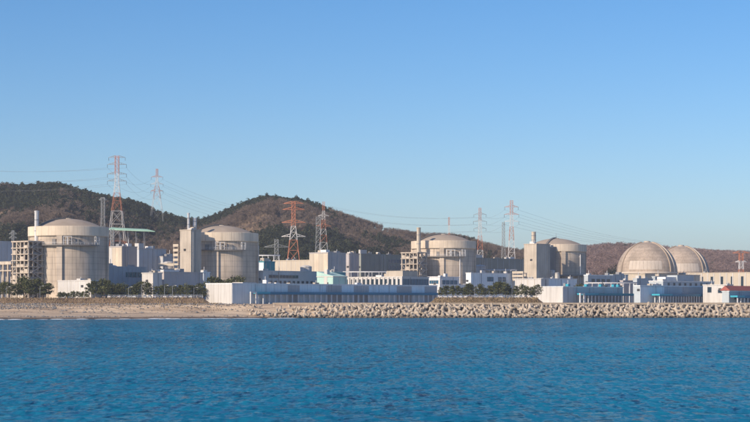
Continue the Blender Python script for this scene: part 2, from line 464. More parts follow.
# ------------------------------------------------------------------ the sea
def build_sea():
    ys = [-400, -200, -80, 0, 30, 55]
    y = 70.0
    while y < 930: ys.append(y); y *= 1.0055
    ys += [940, 960]
    ys = np.array(ys)
    xs = np.concatenate([np.linspace(-3000, -380, 14), np.arange(-360, 361, 1.5), np.linspace(380, 3000, 14)])
    XX, YY = np.meshgrid(xs, ys)
    ZZ = np.zeros_like(XX)
    r = np.random.default_rng(5)
    for k in range(46):
        lam = 1.8 * (8 / 1.8) ** r.random()
        th = R(250) + r.normal(0, .55)
        amp = .006 * lam ** .6
        kk = 2 * math.pi / lam
        ZZ += amp * np.sin(kk * (XX * math.cos(th) + YY * math.sin(th)) + r.random() * 6.28)
    ZZ *= .55 + .9 * fbm(XX * .02, YY * .012, 3)
    ZZ *= 1 - .7 * sstep(780, 880, YY)
    V = np.stack([XX, YY, ZZ], -1).reshape(-1, 3)
    nx, ny = len(xs), len(ys)
    i = np.arange(nx * ny).reshape(ny, nx)
    F = np.stack([i[:-1, :-1], i[:-1, 1:], i[1:, 1:], i[1:, :-1]], -1).reshape(-1, 4)
    m, n, l, p = nodemat('sea_water')
    geo = n.new('ShaderNodeNewGeometry')
    def noise(s, scl, d=4, rough=.55):
        mp = n.new('ShaderNodeMapping'); mp.inputs['Scale'].default_value = scl; mp.inputs['Rotation'].default_value = (0, 0, R(14))
        l.new(geo.outputs['Position'], mp.inputs[0])
        t = n.new('ShaderNodeTexNoise'); t.inputs['Scale'].default_value = s; t.inputs['Detail'].default_value = d; t.inputs['Roughness'].default_value = rough
        l.new(mp.outputs[0], t.inputs['Vector']); return t.outputs['Fac']
    rp = n.new('ShaderNodeValToRGB')
    rp.color_ramp.elements[0].position = .3; rp.color_ramp.elements[0].color = (.004, .128, .232, 1)
    rp.color_ramp.elements[1].position = .7; rp.color_ramp.elements[1].color = (.012, .212, .345, 1)
    l.new(noise(.012, (1, .35, 1), 4), rp.inputs[0])
    l.new(rp.outputs[0], p.inputs['Base Color'])
    p.inputs['Roughness'].default_value = .2
    p.inputs['IOR'].default_value = 1.333
    p.inputs['Specular IOR Level'].default_value = .0
    def slope(sc, scl, k):
        mp = n.new('ShaderNodeMapping'); mp.inputs['Scale'].default_value = scl; mp.inputs['Rotation'].default_value = (0, 0, R(14))
        l.new(geo.outputs['Position'], mp.inputs[0])
        t = n.new('ShaderNodeTexNoise'); t.inputs['Scale'].default_value = sc; t.inputs['Detail'].default_value = 2.5; t.inputs['Roughness'].default_value = .55
        l.new(mp.outputs[0], t.inputs['Vector'])
        sb = n.new('ShaderNodeVectorMath'); sb.operation = 'SUBTRACT'; sb.inputs[1].default_value = (.5, .5, .5); l.new(t.outputs['Color'], sb.inputs[0])
        ml = n.new('ShaderNodeVectorMath'); ml.operation = 'MULTIPLY'; ml.inputs[1].default_value = (k, k, 0); l.new(sb.outputs[0], ml.inputs[0])
        return ml.outputs[0]
    gust = n.new('ShaderNodeMapRange'); gust.inputs[1].default_value = .35; gust.inputs[2].default_value = .65
    gust.inputs[3].default_value = .6; gust.inputs[4].default_value = 1.3
    l.new(noise(.018, (.35, 1, 1), 4), gust.inputs[0])
    s1, s2 = slope(1.5, (1, .7, 1), 1.5), slope(1.0, (1.2, .12, 1), 1.3)
    ad = n.new('ShaderNodeVectorMath'); l.new(s1, ad.inputs[0]); l.new(s2, ad.inputs[1])
    sc_ = n.new('ShaderNodeVectorMath'); sc_.operation = 'SCALE'; l.new(ad.outputs[0], sc_.inputs[0]); l.new(gust.outputs[0], sc_.inputs['Scale'])
    ad2 = n.new('ShaderNodeVectorMath'); l.new(sc_.outputs[0], ad2.inputs[0]); l.new(geo.outputs['Normal'], ad2.inputs[1])
    nm = n.new('ShaderNodeVectorMath'); nm.operation = 'NORMALIZE'; l.new(ad2.outputs[0], nm.inputs[0])
    l.new(nm.outputs[0], p.inputs['Normal'])
    gl = n.new('ShaderNodeBsdfGlossy'); gl.inputs['Roughness'].default_value = .06; l.new(nm.outputs[0], gl.inputs['Normal'])
    fr = n.new('ShaderNodeFresnel'); fr.inputs['IOR'].default_value = 1.33; l.new(nm.outputs[0], fr.inputs['Normal'])
    fm_ = n.new('ShaderNodeMapRange'); fm_.inputs[3].default_value = .07; fm_.inputs[4].default_value = .34; l.new(fr.outputs[0], fm_.inputs[0])
    ms = n.new('ShaderNodeMixShader'); l.new(fm_.outputs[0], ms.inputs[0]); l.new(p.outputs[0], ms.inputs[1]); l.new(gl.outputs[0], ms.inputs[2])
    l.new(ms.outputs[0], n['Material Output'].inputs['Surface'])
    me = mesh_np('sea', V, F, m, True)
    o = bpy.data.objects.new('sea', me); COL.objects.link(o)
    o['kind'] = 'structure'
    # a thin broken line of surf along the beach
    fm, n, l, p = nodemat('surf_foam')
    p.inputs['Base Color'].default_value = (.78, .82, .84, 1); p.inputs['Roughness'].default_value = .9
    rr = np.random.default_rng(3)
    mb = MB()
    x = -330.0
    while x < -40:
        w = rr.uniform(3, 11)
        if rr.random() < .72:
            off = rr.uniform(-9.0, -1.0); hh = rr.uniform(.06, .3); dd = rr.uniform(.2, 1.2)
            pts, nseg = [], 6
            for k in range(nseg + 1):
                xx = x + w * k / nseg
                yy = float(shore_d(xx)) + off + rr.normal(0, .15)
                e = math.sin(math.pi * k / nseg) ** .5 + .02
                pts += [(xx, yy - dd * e, .02), (xx, yy, .06 + hh * e), (xx, yy + dd * e, .02)]
            fs = []
            for k in range(nseg):
                q = 3 * k
                fs += [(q, q + 3, q + 4, q + 1), (q + 1, q + 4, q + 5, q + 2)]
            mb.add(pts, fs)
        x += w * rr.uniform(.25, 1.1)
    s = mb.build('surf', fm, smooth=True); s['kind'] = 'stuff'
    s['label'] = 'thin broken line of white surf along the beach'
build_sea()

# ------------------------------------------------------------------ reactor buildings
def arc_bar(mb, r, a0, a1, z, w, n=24):
    for k in range(n):
        A = a0 + (a1 - a0) * k / n; B = a0 + (a1 - a0) * (k + 1) / n
        mb.bar((r * math.sin(A), -r * math.cos(A), z), (r * math.sin(B), -r * math.cos(B), z), w)

def radial_box(mb, a, r0, r1, w, z0, z1):
    c, s = math.cos(a), math.sin(a)
    pts = []
    for z in (z0, z1):
        for (r, t) in ((r0, -w / 2), (r1, -w / 2), (r1, w / 2), (r0, w / 2)):
            pts.append((r * s + t * c, -r * c + t * s, z))
    mb.add(pts, [(0, 1, 2, 3), (7, 6, 5, 4), (0, 4, 5, 1), (1, 5, 6, 2), (2, 6, 7, 3), (3, 7, 4, 0)])

def drum_reactor(cx, D, label, gallery, ribs, pipes, mast, stair):
    X = PX(cx, D)
    t = thing('reactor_building', label, 'reactor', (X, D, GRADE), math.atan2(-X, D), 'drum shaped reactor buildings with shallow domes')
    Rr, Rd = 22.0, 20.9
    zr1, zr0 = 48.9 - GRADE, 43.6 - GRADE
    MB().lathe([(Rd, -.3), (Rd, zr0)], 96).build('drum_wall', M['drum'], t, True)
    MB().lathe([(Rd - .5, zr0 - .01), (Rr - .25, zr0 - .01), (Rr, zr0 + .3), (Rr, zr1 - .15), (Rr - .2, zr1), (Rr - 1.2, zr1), (Rr - 1.2, zr1 - .6), (15, zr1 - .6)], 96).build('ring_beam', M['ring'], t)
    rb, hh = 19.6, 5.2
    S = (rb * rb + hh * hh) / (2 * hh)
    prof = []
    for k in range(13):
        rr = rb * (1 - k / 12)
        prof.append((max(rr, .01), zr1 - .5 + math.sqrt(S * S - rr * rr) - (S - hh)))
    dome = MB().lathe([(rb, zr1 - 1.2)] + prof, 96).build('dome', M['dome'], t, True)
    cap = MB().lathe([(2.2, zr1 + hh - .8), (2.2, zr1 + hh - .25), (.01, zr1 + hh - .1)], 20).build('hatch', M['conc'], dome)
    if stair is not None:                                           # raised stair climbing the dome
        mb = MB()
        for k in range(12):
            p0, p1 = prof[k], prof[k + 1]
            for off in (-.55, .55):
                s, c = math.sin(stair), math.cos(stair)
                mb.bar((p0[0] * s + off * c, -p0[0] * c + off * s, p0[1] + .7), (p1[0] * s + off * c, -p1[0] * c + off * s, p1[1] + .7), .16)
            s, c = math.sin(stair), math.cos(stair)
            mb.bar((p0[0] * s, -p0[0] * c, p0[1] + .15), (p1[0] * s, -p1[0] * c, p1[1] + .15), .55)
        mb.build('stair', M['conc_dark'], dome)
    if mast:
        MB().bar((0, 0, zr1 + hh - .3), (0, 0, zr1 + hh + mast), .16, .07, 6).build('lightning_rod', M['steel'], dome)
    for a in ribs:
        mb = MB(); radial_box(mb, R(a), Rd - .5, Rd + 1.15, 3.0, -.3, zr0 - .02)
        mb.build('buttress', M['drum'], t)
    for a in pipes:
        mb = MB(); A = R(a)
        q = (Rd + 1.0) * math.sin(A), -(Rd + 1.0) * math.cos(A)
        mb.bar((*q, 8), (*q, zr0 - 2), .38, n=8)
        for z in (10, 18, 26, 33): mb.bar(((Rd - .3) * math.sin(A), -(Rd - .3) * math.cos(A), z), (*q, z), .18)
        mb.build('downpipe', M['steelw'], t)
    if gallery:
        a0, a1, zf = R(gallery[0]), R(gallery[1]), gallery[2] - GRADE
        MB().lathe([(Rd - .2, zf - .5), (Rd + 2.5, zf - .5), (Rd + 2.5, zf), (Rd - .2, zf)], 40, a0, a1, True).build('gallery_floor', M['conc_dark'], t)
        rail = MB()
        for z in (zf + .6, zf + 1.2): arc_bar(rail, Rd + 2.4, a0, a1, z, .07, 30)
        for k in range(25):
            A = a0 + (a1 - a0) * k / 24
            rail.bar(((Rd + 2.4) * math.sin(A), -(Rd + 2.4) * math.cos(A), zf), ((Rd + 2.4) * math.sin(A), -(Rd + 2.4) * math.cos(A), zf + 1.2), .07)
        rail.build('railing', M['steelw'], t)
        for A in gallery[3]:
            A = R(A)
            mb = MB()
            for dr_ in (1.1, 2.3):
                for dt in (-1.2, 1.2):
                    q = ((Rd + dr_) * math.sin(A) + dt * math.cos(A), -(Rd + dr_) * math.cos(A) + dt * math.sin(A))
                    mb.bar((*q, zf), (*q, zf + 4.4), .17)
            for z in (zf + 2.2, zf + 4.3):
                q = [((Rd + dr_) * math.sin(A) + dt * math.cos(A), -(Rd + dr_) * math.cos(A) + dt * math.sin(A), z) for dr_, dt in ((1.1, -1.2), (2.3, -1.2), (2.3, 1.2), (1.1, 1.2))]
                for k in range(4): mb.bar(q[k], q[(k + 1) % 4], .15)
            mb.build('valve_frame', M['steelw'], t)
        for A in gallery[4]:
            mb = MB(); radial_box(mb, R(A), Rd - .2, Rd + 1.0, 2.0, zf + .02, zf + 3.0)
            mb.build('equipment_box', M['conc_dark'], t)
    return t
drum_reactor(68.6, 988, 'largest drum reactor with shallow dome, left of all, behind the bright white wall', (-92, 44, 38.9, (-4, 1, 42), (-21, 8, 12)), (-13, 77, 167, 257), (), 0, R(-58))
drum_reactor(221.8, 1077, 'drum reactor with shallow dome beside the tall block with two thin stacks', (-92, 36, 38.7, (-6, 1, 34), (-24, 10, 14)), (-9, 81, 171, 261), (84,), 0, R(-58))
drum_reactor(443.5, 1220, 'drum reactor with shallow dome, third from the left, behind the cream stack', (-92, 40, 38.4, (8, 16, 36), (-10, 22)), (-3, 87, 177, 267), (30,), 0, R(-58))
drum_reactor(556, 1298, 'drum reactor with shallow dome and ribbed wall, nearest the two round domes', None, (-30, 14, 104, 194), (52, -2), 3.5, R(-20))

u4 = [o for o in bpy.data.objects if o.get('label', '').startswith('drum reactor with shallow dome and ribbed')][0]
MB().lathe([(20.5, 19.2), (24.2, 19.2), (24.2, 20.2), (20.5, 20.2)], 64).build('collar_slab', M['conc_dark'], u4)
for k in range(16):
    a_ = R(-90 + 12 * k)
    MB().bar((23.8 * math.sin(a_), -23.8 * math.cos(a_), -.3), (23.8 * math.sin(a_), -23.8 * math.cos(a_), 19.2), .4).build('collar_post', M['conc'], u4)
def ball_reactor(cx, D, label, band):
    X = PX(cx, D)
    t = thing('domed_reactor_building', label, 'reactor', (X, D, GRADE), math.atan2(-X, D), 'hemispherical reactor domes')
    Rr, zc = 23.0, 30.7 - GRADE
    MB().lathe([(Rr - .35, -.3), (Rr - .35, zc - 1.2)], 96).build('cylinder_wall', M['ball'], t, True)
    MB().lathe([(Rr - .4, zc - 1.2), (Rr + .35, zc - 1.2), (Rr + .35, zc), (Rr - .4, zc)], 96).build('springline_ring', M['ballband'], t)
    prof = [(max(Rr * math.cos(k / 22 * math.pi / 2), .01), zc + Rr * math.sin(k / 22 * math.pi / 2)) for k in range(23)]
    dome = MB().lathe(prof, 96).build('dome', M['ball'], t, True)
    MB().lathe([(2.6, zc + Rr - .4), (2.6, zc + Rr + .5), (2.2, zc + Rr + .8), (.01, zc + Rr + 1.0)], 20).build('vent_cap', M['conc'], dome)
    for a in (-56, 50, 62, 150, 240):                               # tendon buttresses rising over the shell
        s, c = math.sin(R(a)), math.cos(R(a))
        w = 1.1 if a in (50, 62) else 1.5
        pts, fs = [], []
        for k in range(20):
            e = k / 22 * math.pi / 2
            for rr in (Rr - .3, Rr + .75):
                for tt in (-w / 2, w / 2):
                    q = rr * math.cos(e)
                    pts.append((q * s + tt * c, -q * c + tt * s, zc + rr * math.sin(e)))
        for k in range(19):
            b = 4 * k
            fs += [(b + 2, b + 3, b + 7, b + 6), (b, b + 2, b + 6, b + 4), (b + 3, b + 1, b + 5, b + 7)]
        fs += [(76, 78, 79, 77), (0, 1, 3, 2)]
        MB().add(pts, fs).build('buttress', M['ballband'] if a == 62 else M['dome'], dome)
    a0, a1 = R(band[0]), R(band[1])
    npan = 9
    for k in range(npan):                                           # paler panels set round the foot of the dome
        A, B = a0 + (a1 - a0) * k / npan, a0 + (a1 - a0) * (k + .95) / npan
        pr = []
        for j in range(5):
            e = R(4 + 17 * j / 4)
            pr.append(((Rr + .12) * math.cos(e), zc + (Rr + .12) * math.sin(e)))
        MB().lathe(pr, 4, A, B).build('pale_panel', M['ballband'], dome)
    return t
ball_reactor(647, 1380, 'round reactor dome standing in front of the other round dome', (-36, 30))
ball_reactor(681, 1479, 'round reactor dome partly hidden behind the nearer round dome', (-20, 40))

# ------------------------------------------------------------------ oblique box buildings
def solve_uv(px, D, tx):
    """corner seen at px and depth D: metres along the row / across it until the edge seen at tx"""
    X = PX(px, D); k = (tx - CX) / FPX
    dx, dy = (UX, UY) if tx > px else (VX, VY)
    return (k * D - X) / (dx - k * dy)

WIN = {}
def window(parent, face, a, z, w, h, mat):
    key = (round(w, 1), round(h, 1), mat)
    if key not in WIN:
        f = MB(); d = .22; b = .14
        f.box(-w / 2 - b, w / 2 + b, -d, .05, h, h + b); f.box(-w / 2 - b, w / 2 + b, -d, .05, -b, 0)
        f.box(-w / 2 - b, -w / 2, -d, .05, 0, h); f.box(w / 2, w / 2 + b, -d, .05, 0, h)
        pn = MB().box(-w / 2, w / 2, -.06, .05, 0, h)
        fo = f.build('window', M['steel']); po = pn.build('pane', M[mat])
        WIN[key] = (fo.data, po.data)
        bpy.data.objects.remove(fo); bpy.data.objects.remove(po)
    fd, pd = WIN[key]
    f = bpy.data.objects.new('window', fd); COL.objects.link(f); f.parent = parent
    if face == 'sea': f.location = (a, 0, z)
    else: f.location = (0, a, z); f.rotation_euler = (0, 0, R(-90))
    p = bpy.data.objects.new('pane', pd); COL.objects.link(p); p.parent = f
    return f

def building(name, label, cat, xl, xc, xr, ytop, D, mat, parapet=None, base=GRADE, sea_wins=(), end_wins=(), group=None, panels=None, roof_mat=None, skirt=None):
    """box seen on its corner: lit end wall from xl to xc, shaded long wall from xc to xr (photo columns)"""
    X = PX(xc, D)
    zt = PZ(ytop, D)
    h = zt - base
    L = solve_uv(xc, D, xr); Wd = solve_uv(xc, D, xl)
    t = thing(name, label, cat, (X, D, base), ROW, group)
    t['size'] = (L, Wd, h)
    MB().box(0, L, 0, Wd, -1.2, h).build('wall', M[mat], t)
    e = .25
    pz = .55
    rf = MB()
    rf.box(-e, L + e, -e, e, h, h + pz); rf.box(-e, L + e, Wd - e, Wd + e, h, h + pz)
    rf.box(-e, e, e, Wd - e, h, h + pz); rf.box(L - e, L + e, e, Wd - e, h, h + pz)
    rf.build('parapet', M[parapet or mat], t)
    MB().box(e, L - e, e, Wd - e, h + .003, h + .12).build('roof', M[roof_mat or 'conc_dark'], t)
    if skirt:
        MB().box(-.12, L + .12, -.12, Wd + .12, -1.0, skirt[0]).build('plinth', M[skirt[1]], t)
    rr = random.Random(int(xc * 10 + D))
    for k in range(max(2, int(L / 16))):
        a = rr.uniform(.06, .94) * L
        MB().bar((a, -.2, .3), (a, -.2, h + .1), .12, n=6).build('downpipe', M['steel' if rr.random() < .6 else 'steelw'], t)
    for k in range(max(2, int(L * Wd / 220))):
        if k > 7: break
        w_, d_, h2 = rr.uniform(1.2, 3.6), rr.uniform(1.2, 3.0), rr.uniform(.9, 2.4)
        a = rr.uniform(.05, .9) * max(L - w_, 1); c_ = rr.uniform(.1, .8) * max(Wd - d_, 1)
        q = MB().box(a, a + w_, c_, c_ + d_, h + .12, h + .12 + h2).build('roof_vent', M[rr.choice(('offwhite', 'conc', 'steel', 'white'))], t)
        if rr.random() < .5:
            MB().bar((a + w_ / 2, c_ + d_ / 2, h + h2), (a + w_ / 2, c_ + d_ / 2, h + h2 + rr.uniform(.8, 2.6)), .16, n=6).build('vent_pipe', M['steelw'], q)
    if h > 9:
        a = rr.uniform(.2, .8) * Wd
        MB().box(-.12, 0, a - .9, a + .9, h * .72, h * .72 + 1.3).build('louvre', M['dark'], t)
    for (z, w, wh, f0, f1, n, m) in sea_wins:
        for k in range(n): window(t, 'sea', L * (f0 + (f1 - f0) * (k + .5) / n), z, w, wh, m)
    for (z, w, wh, f0, f1, n, m) in end_wins:
        for k in range(n): window(t, 'end', Wd * (f0 + (f1 - f0) * (k + .5) / n), z, w, wh, m)
    return t

def add_pilasters(t, face, n, mat, w=.6, d=.35, z0=0, z1=None):
    L, Wd, h = t['size']
    z1 = z1 or h
    for k in range(n + 1):
        mb = MB()
        if face == 'sea':
            c = L * k / n; mb.box(c - w / 2, c + w / 2, -d, 0, z0, z1 - .02)
        else:
            c = Wd * k / n; mb.box(-d, 0, c - w / 2, c + w / 2, z0, z1 - .02)
        mb.build('pilaster', M[mat], t)

def add_panels(t, cuts, mats, z0, z1, d=.16):
    L, Wd, h = t['size']
    for k, m in enumerate(mats):
        MB().box(L * cuts[k] + .05, L * cuts[k + 1] - .05, -d, 0, z0, z1).build('wall_panel', M[m], t)

def add_door(t, face, a, w, h, mat='dark'):
    mb = MB()
    if face == 'sea': mb.box(a - w / 2, a + w / 2, -.1, .02, 0, h)
    else: mb.box(-.1, .02, a - w / 2, a + w / 2, 0, h)
    return mb.build('door', M[mat], t)

def add_roof_box(t, f0, f1, g0, g1, hh, mat):
    L, Wd, h = t['size']
    return MB().box(L * f0, L * f1, Wd * g0, Wd * g1, h + .12, h + hh).build('roof_unit', M[mat], t)

def add_ribs(t, face, n, mat, w=.25, d=.12):
    """cladding seams"""
    L, Wd, h = t['size']
    for k in range(1, n):
        mb = MB()
        if face == 'sea':
            c = L * k / n; mb.box(c - w / 2, c + w / 2, -d, 0, 0, h - .05)
        else:
            c = Wd * k / n; mb.box(-d, 0, c - w / 2, c + w / 2, 0, h - .05)
        mb.build('cladding_seam', M[mat], t)

def add_band(t, z, mat, hh=.35, d=.18):
    L, Wd, h = t['size']
    MB().box(-d, L + d, -d, 0, z, z + hh).add([], []).build('string_course', M[mat], t)
    MB().box(-d, 0, 0.002, Wd + d, z, z + hh).build('string_course', M[mat], t)

B = building
# --- far left
b = B('service_block', 'plain grey block at the left edge behind the open concrete frame', 'building', -40, -28, 13, 241, 1060, 'grey'); add_ribs(b, 'sea', 7, 'greige')
b = B('site_wall_building', 'low bright white windowless hall in front of the leftmost reactor', 'building', 58, 91, 104, 281, 938, 'white'); add_ribs(b, 'end', 6, 'offwhite'); add_door(b, 'end', 6, 3, 4, 'steel')
# --- between first and second reactor
b = B('auxiliary_block', 'cream and grey block with striped sunlit end, right of the leftmost reactor', 'building', 106, 122, 137, 247, 1062, 'greige')
L_, W_, h_ = b['size']
for k, m in enumerate(('cream', 'ring', 'cream', 'white', 'cream')):
    MB().box(-.14, 0, W_ * k / 5 + .04, W_ * (k + 1) / 5 - .04, 17, h_ - .3).build('wall_panel', M[m], b)  # paler panels on the sunlit end only: its light is put into their colour
add_roof_box(b, .3, .6, .2, .5, 1.8, 'grey')
b = B('turbine_hall', 'long low blue grey hall with a teal window strip, behind the beach pines', 'building', 96, 104, 146, 267, 1010, 'bluegrey', sea_wins=((15.2, 2.6, 2.6, .52, .96, 6, 'glasst'),)); add_door(b, 'sea', 6, 4, 5); add_ribs(b, 'sea', 9, 'grey')
b = B('turbine_hall', 'plain grey shaded hall in the gap between the two leftmost reactors', 'building', 131, 139, 166, 249, 1120, 'grey', 'greige'); add_roof_box(b, .02, .2, .1, .6, 3.6, 'white'); add_roof_box(b, .5, .62, .2, .5, 1.6, 'offwhite'); add_ribs(b, 'sea', 6, 'greige')
b = B('annex_block', 'lower grey annex stepping down left of the tall block with two stacks', 'building', 158, 163, 186, 257, 1130, 'grey', 'greige'); add_ribs(b, 'sea', 5, 'greige')
b = B('switch_house', 'small bright white cube house among the beach pines', 'building', 142, 153, 162, 273.5, 985, 'white', end_wins=((5, 1.4, 1.2, .2, .8, 2, 'glass'),))
b = B('annex_block', 'mauve grey low annex at the foot of the tall block with two stacks', 'building', 152, 164, 203, 272.5, 1000, 'mauve', 'greige'); add_roof_box(b, .05, .45, .2, .8, 1.6, 'offwhite'); add_ribs(b, 'sea', 6, 'grey')
b = B('tower_block', 'tall windowless concrete tower block carrying two thin white stacks', 'building', 180, 191, 201.3, 230.3, 1042, 'conc'); tower2 = b
add_band(b, 30, 'conc', .3, .1)
# --- behind and right of the second reactor
b = B('pump_house', 'teal block with lit end coloured bright cyan, right of the second reactor', 'building', 258, 264, 275, 262, 1150, 'teal')
L_, W_, h_ = b['size']
MB().box(-.15, 0, .2, W_ - .2, h_ - 6.5, h_ - .3).build('wall_panel', M['bluep'], b)  # lit end of the teal block, its light put into a paler colour
add_roof_box(b, .1, .6, .2, .8, 2.6, 'conc')
b = B('blue_cabin', 'small pale blue cabin between the tall block and the second reactor', 'building', 201, 203.5, 210, 272.8, 1038, 'bluep')
b = B('turbine_hall', 'long cream hall with a wide sunlit end below the red and white pylon', 'building', 273, 314, 322, 260.5, 1185, 'cream'); add_ribs(b, 'end', 9, 'white')
b = B('control_block', 'grey block with rows of dark windows below the long cream hall', 'building', 258, 263, 319, 271.3, 1075, 'bluegrey', sea_wins=((15.4, 2.6, 1.7, .1, .62, 9, 'glass'), (12.2, 2.0, 1.4, .1, .9, 10, 'glass')))
b = B('tall_block', 'tall cream block with a sunlit end standing at the middle of the plant', 'building', 309.5, 328, 346, 253, 1150, 'greige')
L_, W_, h_ = b['size']
for k, m in enumerate(('ring', 'cream', 'ring', 'cream')):
    MB().box(-.14, 0, W_ * k / 4 + .04, W_ * (k + 1) / 4 - .04, 4, h_ - .3).build('wall_panel', M[m], b)  # sunlit end clad paler than the greige walls, light put into the colour
add_ribs(b, 'sea', 4, 'grey'); add_roof_box(b, .1, .3, .2, .5, 2.2, 'offwhite'); add_roof_box(b, .5, .8, .4, .7, 1.5, 'conc')
b = B('dark_block', 'mauve grey shaded block against the right side of the tall cream block', 'building', 344, 349, 359, 254, 1200, 'mauve'); add_ribs(b, 'sea', 3, 'bluegrey')
b = B('turbine_hall', 'long olive grey hall left of the third drum reactor', 'building', 355, 361, 405, 254.3, 1250, 'olive', sea_wins=((28.5, 3.0, 2.4, .62, .95, 4, 'glassb'), (24, 3.0, 2.4, .6, .95, 4, 'glassb'), (16, 2.5, 2, .35, .6, 4, 'glass')))
add_roof_box(b, .0, .14, .1, .4, 3.2, 'white'); add_roof_box(b, .2, .26, .1, .3, 2.0, 'cream'); add_roof_box(b, .4, .46, .2, .5, 1.6, 'conc'); add_ribs(b, 'sea', 10, 'olive')
# mint conveyor house
b = B('mint_shed', 'mint green sloping sheet roofed shed in front of the tall cream block', 'building', 317, 333, 347, 277.0, 1055, 'mint', 'white')
L_, W_, h_ = b['size']
MB().add([(-.3, -.4, h_ + .56), (L_, -.4, h_ + .56), (L_, W_, h_ + .56), (-.3, W_, h_ + .56), (-.3, W_, h_ + 3.4), (L_, W_, h_ + 3.4)], [(0, 1, 5, 4), (0, 4, 3), (1, 2, 5), (2, 3, 4, 5), (0, 3, 2, 1)]).build('sloping_roof', M['mint'], b)
MB().box(-.2, 2.2, W_ * .35, W_ * .55, h_ - 5, h_ + 4.5).build('white_riser', M['white'], b)
b = B('teal_plant_room', 'small teal plant room tucked behind the mint shed', 'building', 327, 331, 345, 272.6, 1100, 'teal', 'mint')
b = B('workshop', 'white low workshop with bright columns and a blue glazed side wall', 'building', 345, 402, 429, 277.3, 1072, 'white', 'white', sea_wins=((9.6, 2.6, 5.0, .03, .97, 9, 'glassb'),), end_wins=((9.2, 2.3, 5.4, .03, .97, 13, 'glass'),))
add_pilasters(b, 'end', 13, 'white', 1.2, .7); add_roof_box(b, .15, .7, .06, .34, 4.0, 'conc'); add_roof_box(b, .3, .6, .5, .6, 1.6, 'offwhite')
b = B('office_block', 'white two tone office with small dark windows in front of the third drum reactor', 'building', 428, 440, 459, 277.3, 1120, 'offwhite', end_wins=((12.4, 1.8, 1.9, .15, .85, 4, 'glassb'),), sea_wins=((12.0, 3.2, 2.4, .08, .92, 4, 'glassb'),))
b = B('low_annex', 'low pale annex at the foot of the third drum reactor', 'building', 452, 456, 477, 285.5, 1135, 'offwhite')
# --- right of third reactor
b = B('turbine_hall', 'long olive hall right of the third drum reactor', 'building', 470, 474, 526, 258.3, 1330, 'olive'); add_roof_box(b, .04, .16, .1, .5, 2.8, 'white'); add_roof_box(b, .7, .78, .2, .5, 1.8, 'offwhite'); add_roof_box(b, .4, .5, .2, .5, 1.2, 'conc'); add_ribs(b, 'sea', 9, 'bluegrey')
b = B('maintenance_hall', 'pale blue white hall with two blue window groups, behind the right hand pines', 'building', 466, 471, 518, 273.4, 1180, 'bluep', 'offwhite', sea_wins=((14.6, 3.6, 2.8, .34, .46, 2, 'glassb'), (14.6, 3.6, 2.8, .56, .74, 2, 'glassb'), (12, 3.6, 1.6, .56, .74, 2, 'glassb')))
add_roof_box(b, .25, .32, .3, .6, 2.2, 'white')
b = B('gate_house', 'low cream house with sunlit walls at the foot of the fourth reactor tower', 'building', 515, 541, 549, 279.2, 1150, 'white'); add_ribs(b, 'end', 4, 'cream')
b = B('tower_block', 'tall windowless concrete tower block with one cream stack, left of the fourth drum reactor', 'building', 524, 536.5, 550, 244.3, 1238, 'conc'); tower4 = b
add_band(b, 20, 'conc', .3, .1)
b = B('gap_block', 'dark shaded block filling the gap between the right tower block and drum reactor', 'building', 541, 545, 556, 247, 1265, 'conc_dark', 'conc')  # the gap's shade is put into this block's dark concrete colour
b = B('link_building', 'pale blue grey low building right below the fourth drum reactor', 'building', 538, 543, 577, 279, 1190, 'bluep', 'offwhite')
b = B('store_building', 'blue grey store with dark windows right of the fourth drum reactor', 'building', 584, 588, 613, 275.5, 1230, 'bluegrey', 'bluep', sea_wins=((13.8, 4, 2.8, .1, .9, 4, 'glass'),))
b = B('store_building', 'dark blue grey store joining the blue store to the round domes', 'building', 609, 613, 628, 275, 1260, 'bluegrey')
b = B('shed', 'brown dark shed below the left flank of the nearer round dome', 'building', 620, 623, 634, 281, 1200, 'mauve')
# --- round dome foreground
b = B('auxiliary_building', 'cream low building at the foot of the nearer round dome', 'building', 620, 645, 700, 274.3, 1335, 'cream', 'cream'); add_ribs(b, 'end', 6, 'ring')
b = B('turbine_hall', 'very long cream hall with tall dark slots right of the round domes', 'building', 677, 752, 830, 272.8, 1420, 'cream', end_wins=((12, 2.0, 9, .06, .86, 6, 'glass'),)); add_pilasters(b, 'end', 12, 'white', .8, .3)
b = B('small_block', 'dark blue rooftop block left below the nearer round dome', 'building', 633, 637, 653, 279, 1180, 'bluegrey')
b = B('small_block', 'dark blue block with flat top under the middle of the round domes', 'building', 652, 655, 667, 277, 1215, 'bluegrey', 'bluegrey')
b = B('office_block', 'white and blue layered office with flat roofs in front of the round domes', 'building', 649, 663, 714, 281.5, 1130, 'bluegrey', 'offwhite', sea_wins=((11.2, 2.4, 1.7, .05, .9, 8, 'glass'),)); add_roof_box(b, .1, .55, .2, .8, 3.0, 'offwhite'); add_roof_box(b, .3, .62, .1, .85, 4.2, 'bluegrey'); add_roof_box(b, .02, .1, .1, .5, 1.6, 'white')
b = B('gate_office', 'white sunlit house with dark openings between the long blue hall and red roof', 'building', 703, 727, 733, 285.3, 1030, 'white', end_wins=((6.2, 3.2, 1.8, .12, .4, 1, 'glass'), (6.5, 2.4, 3.0, .6, .85, 1, 'glass')))

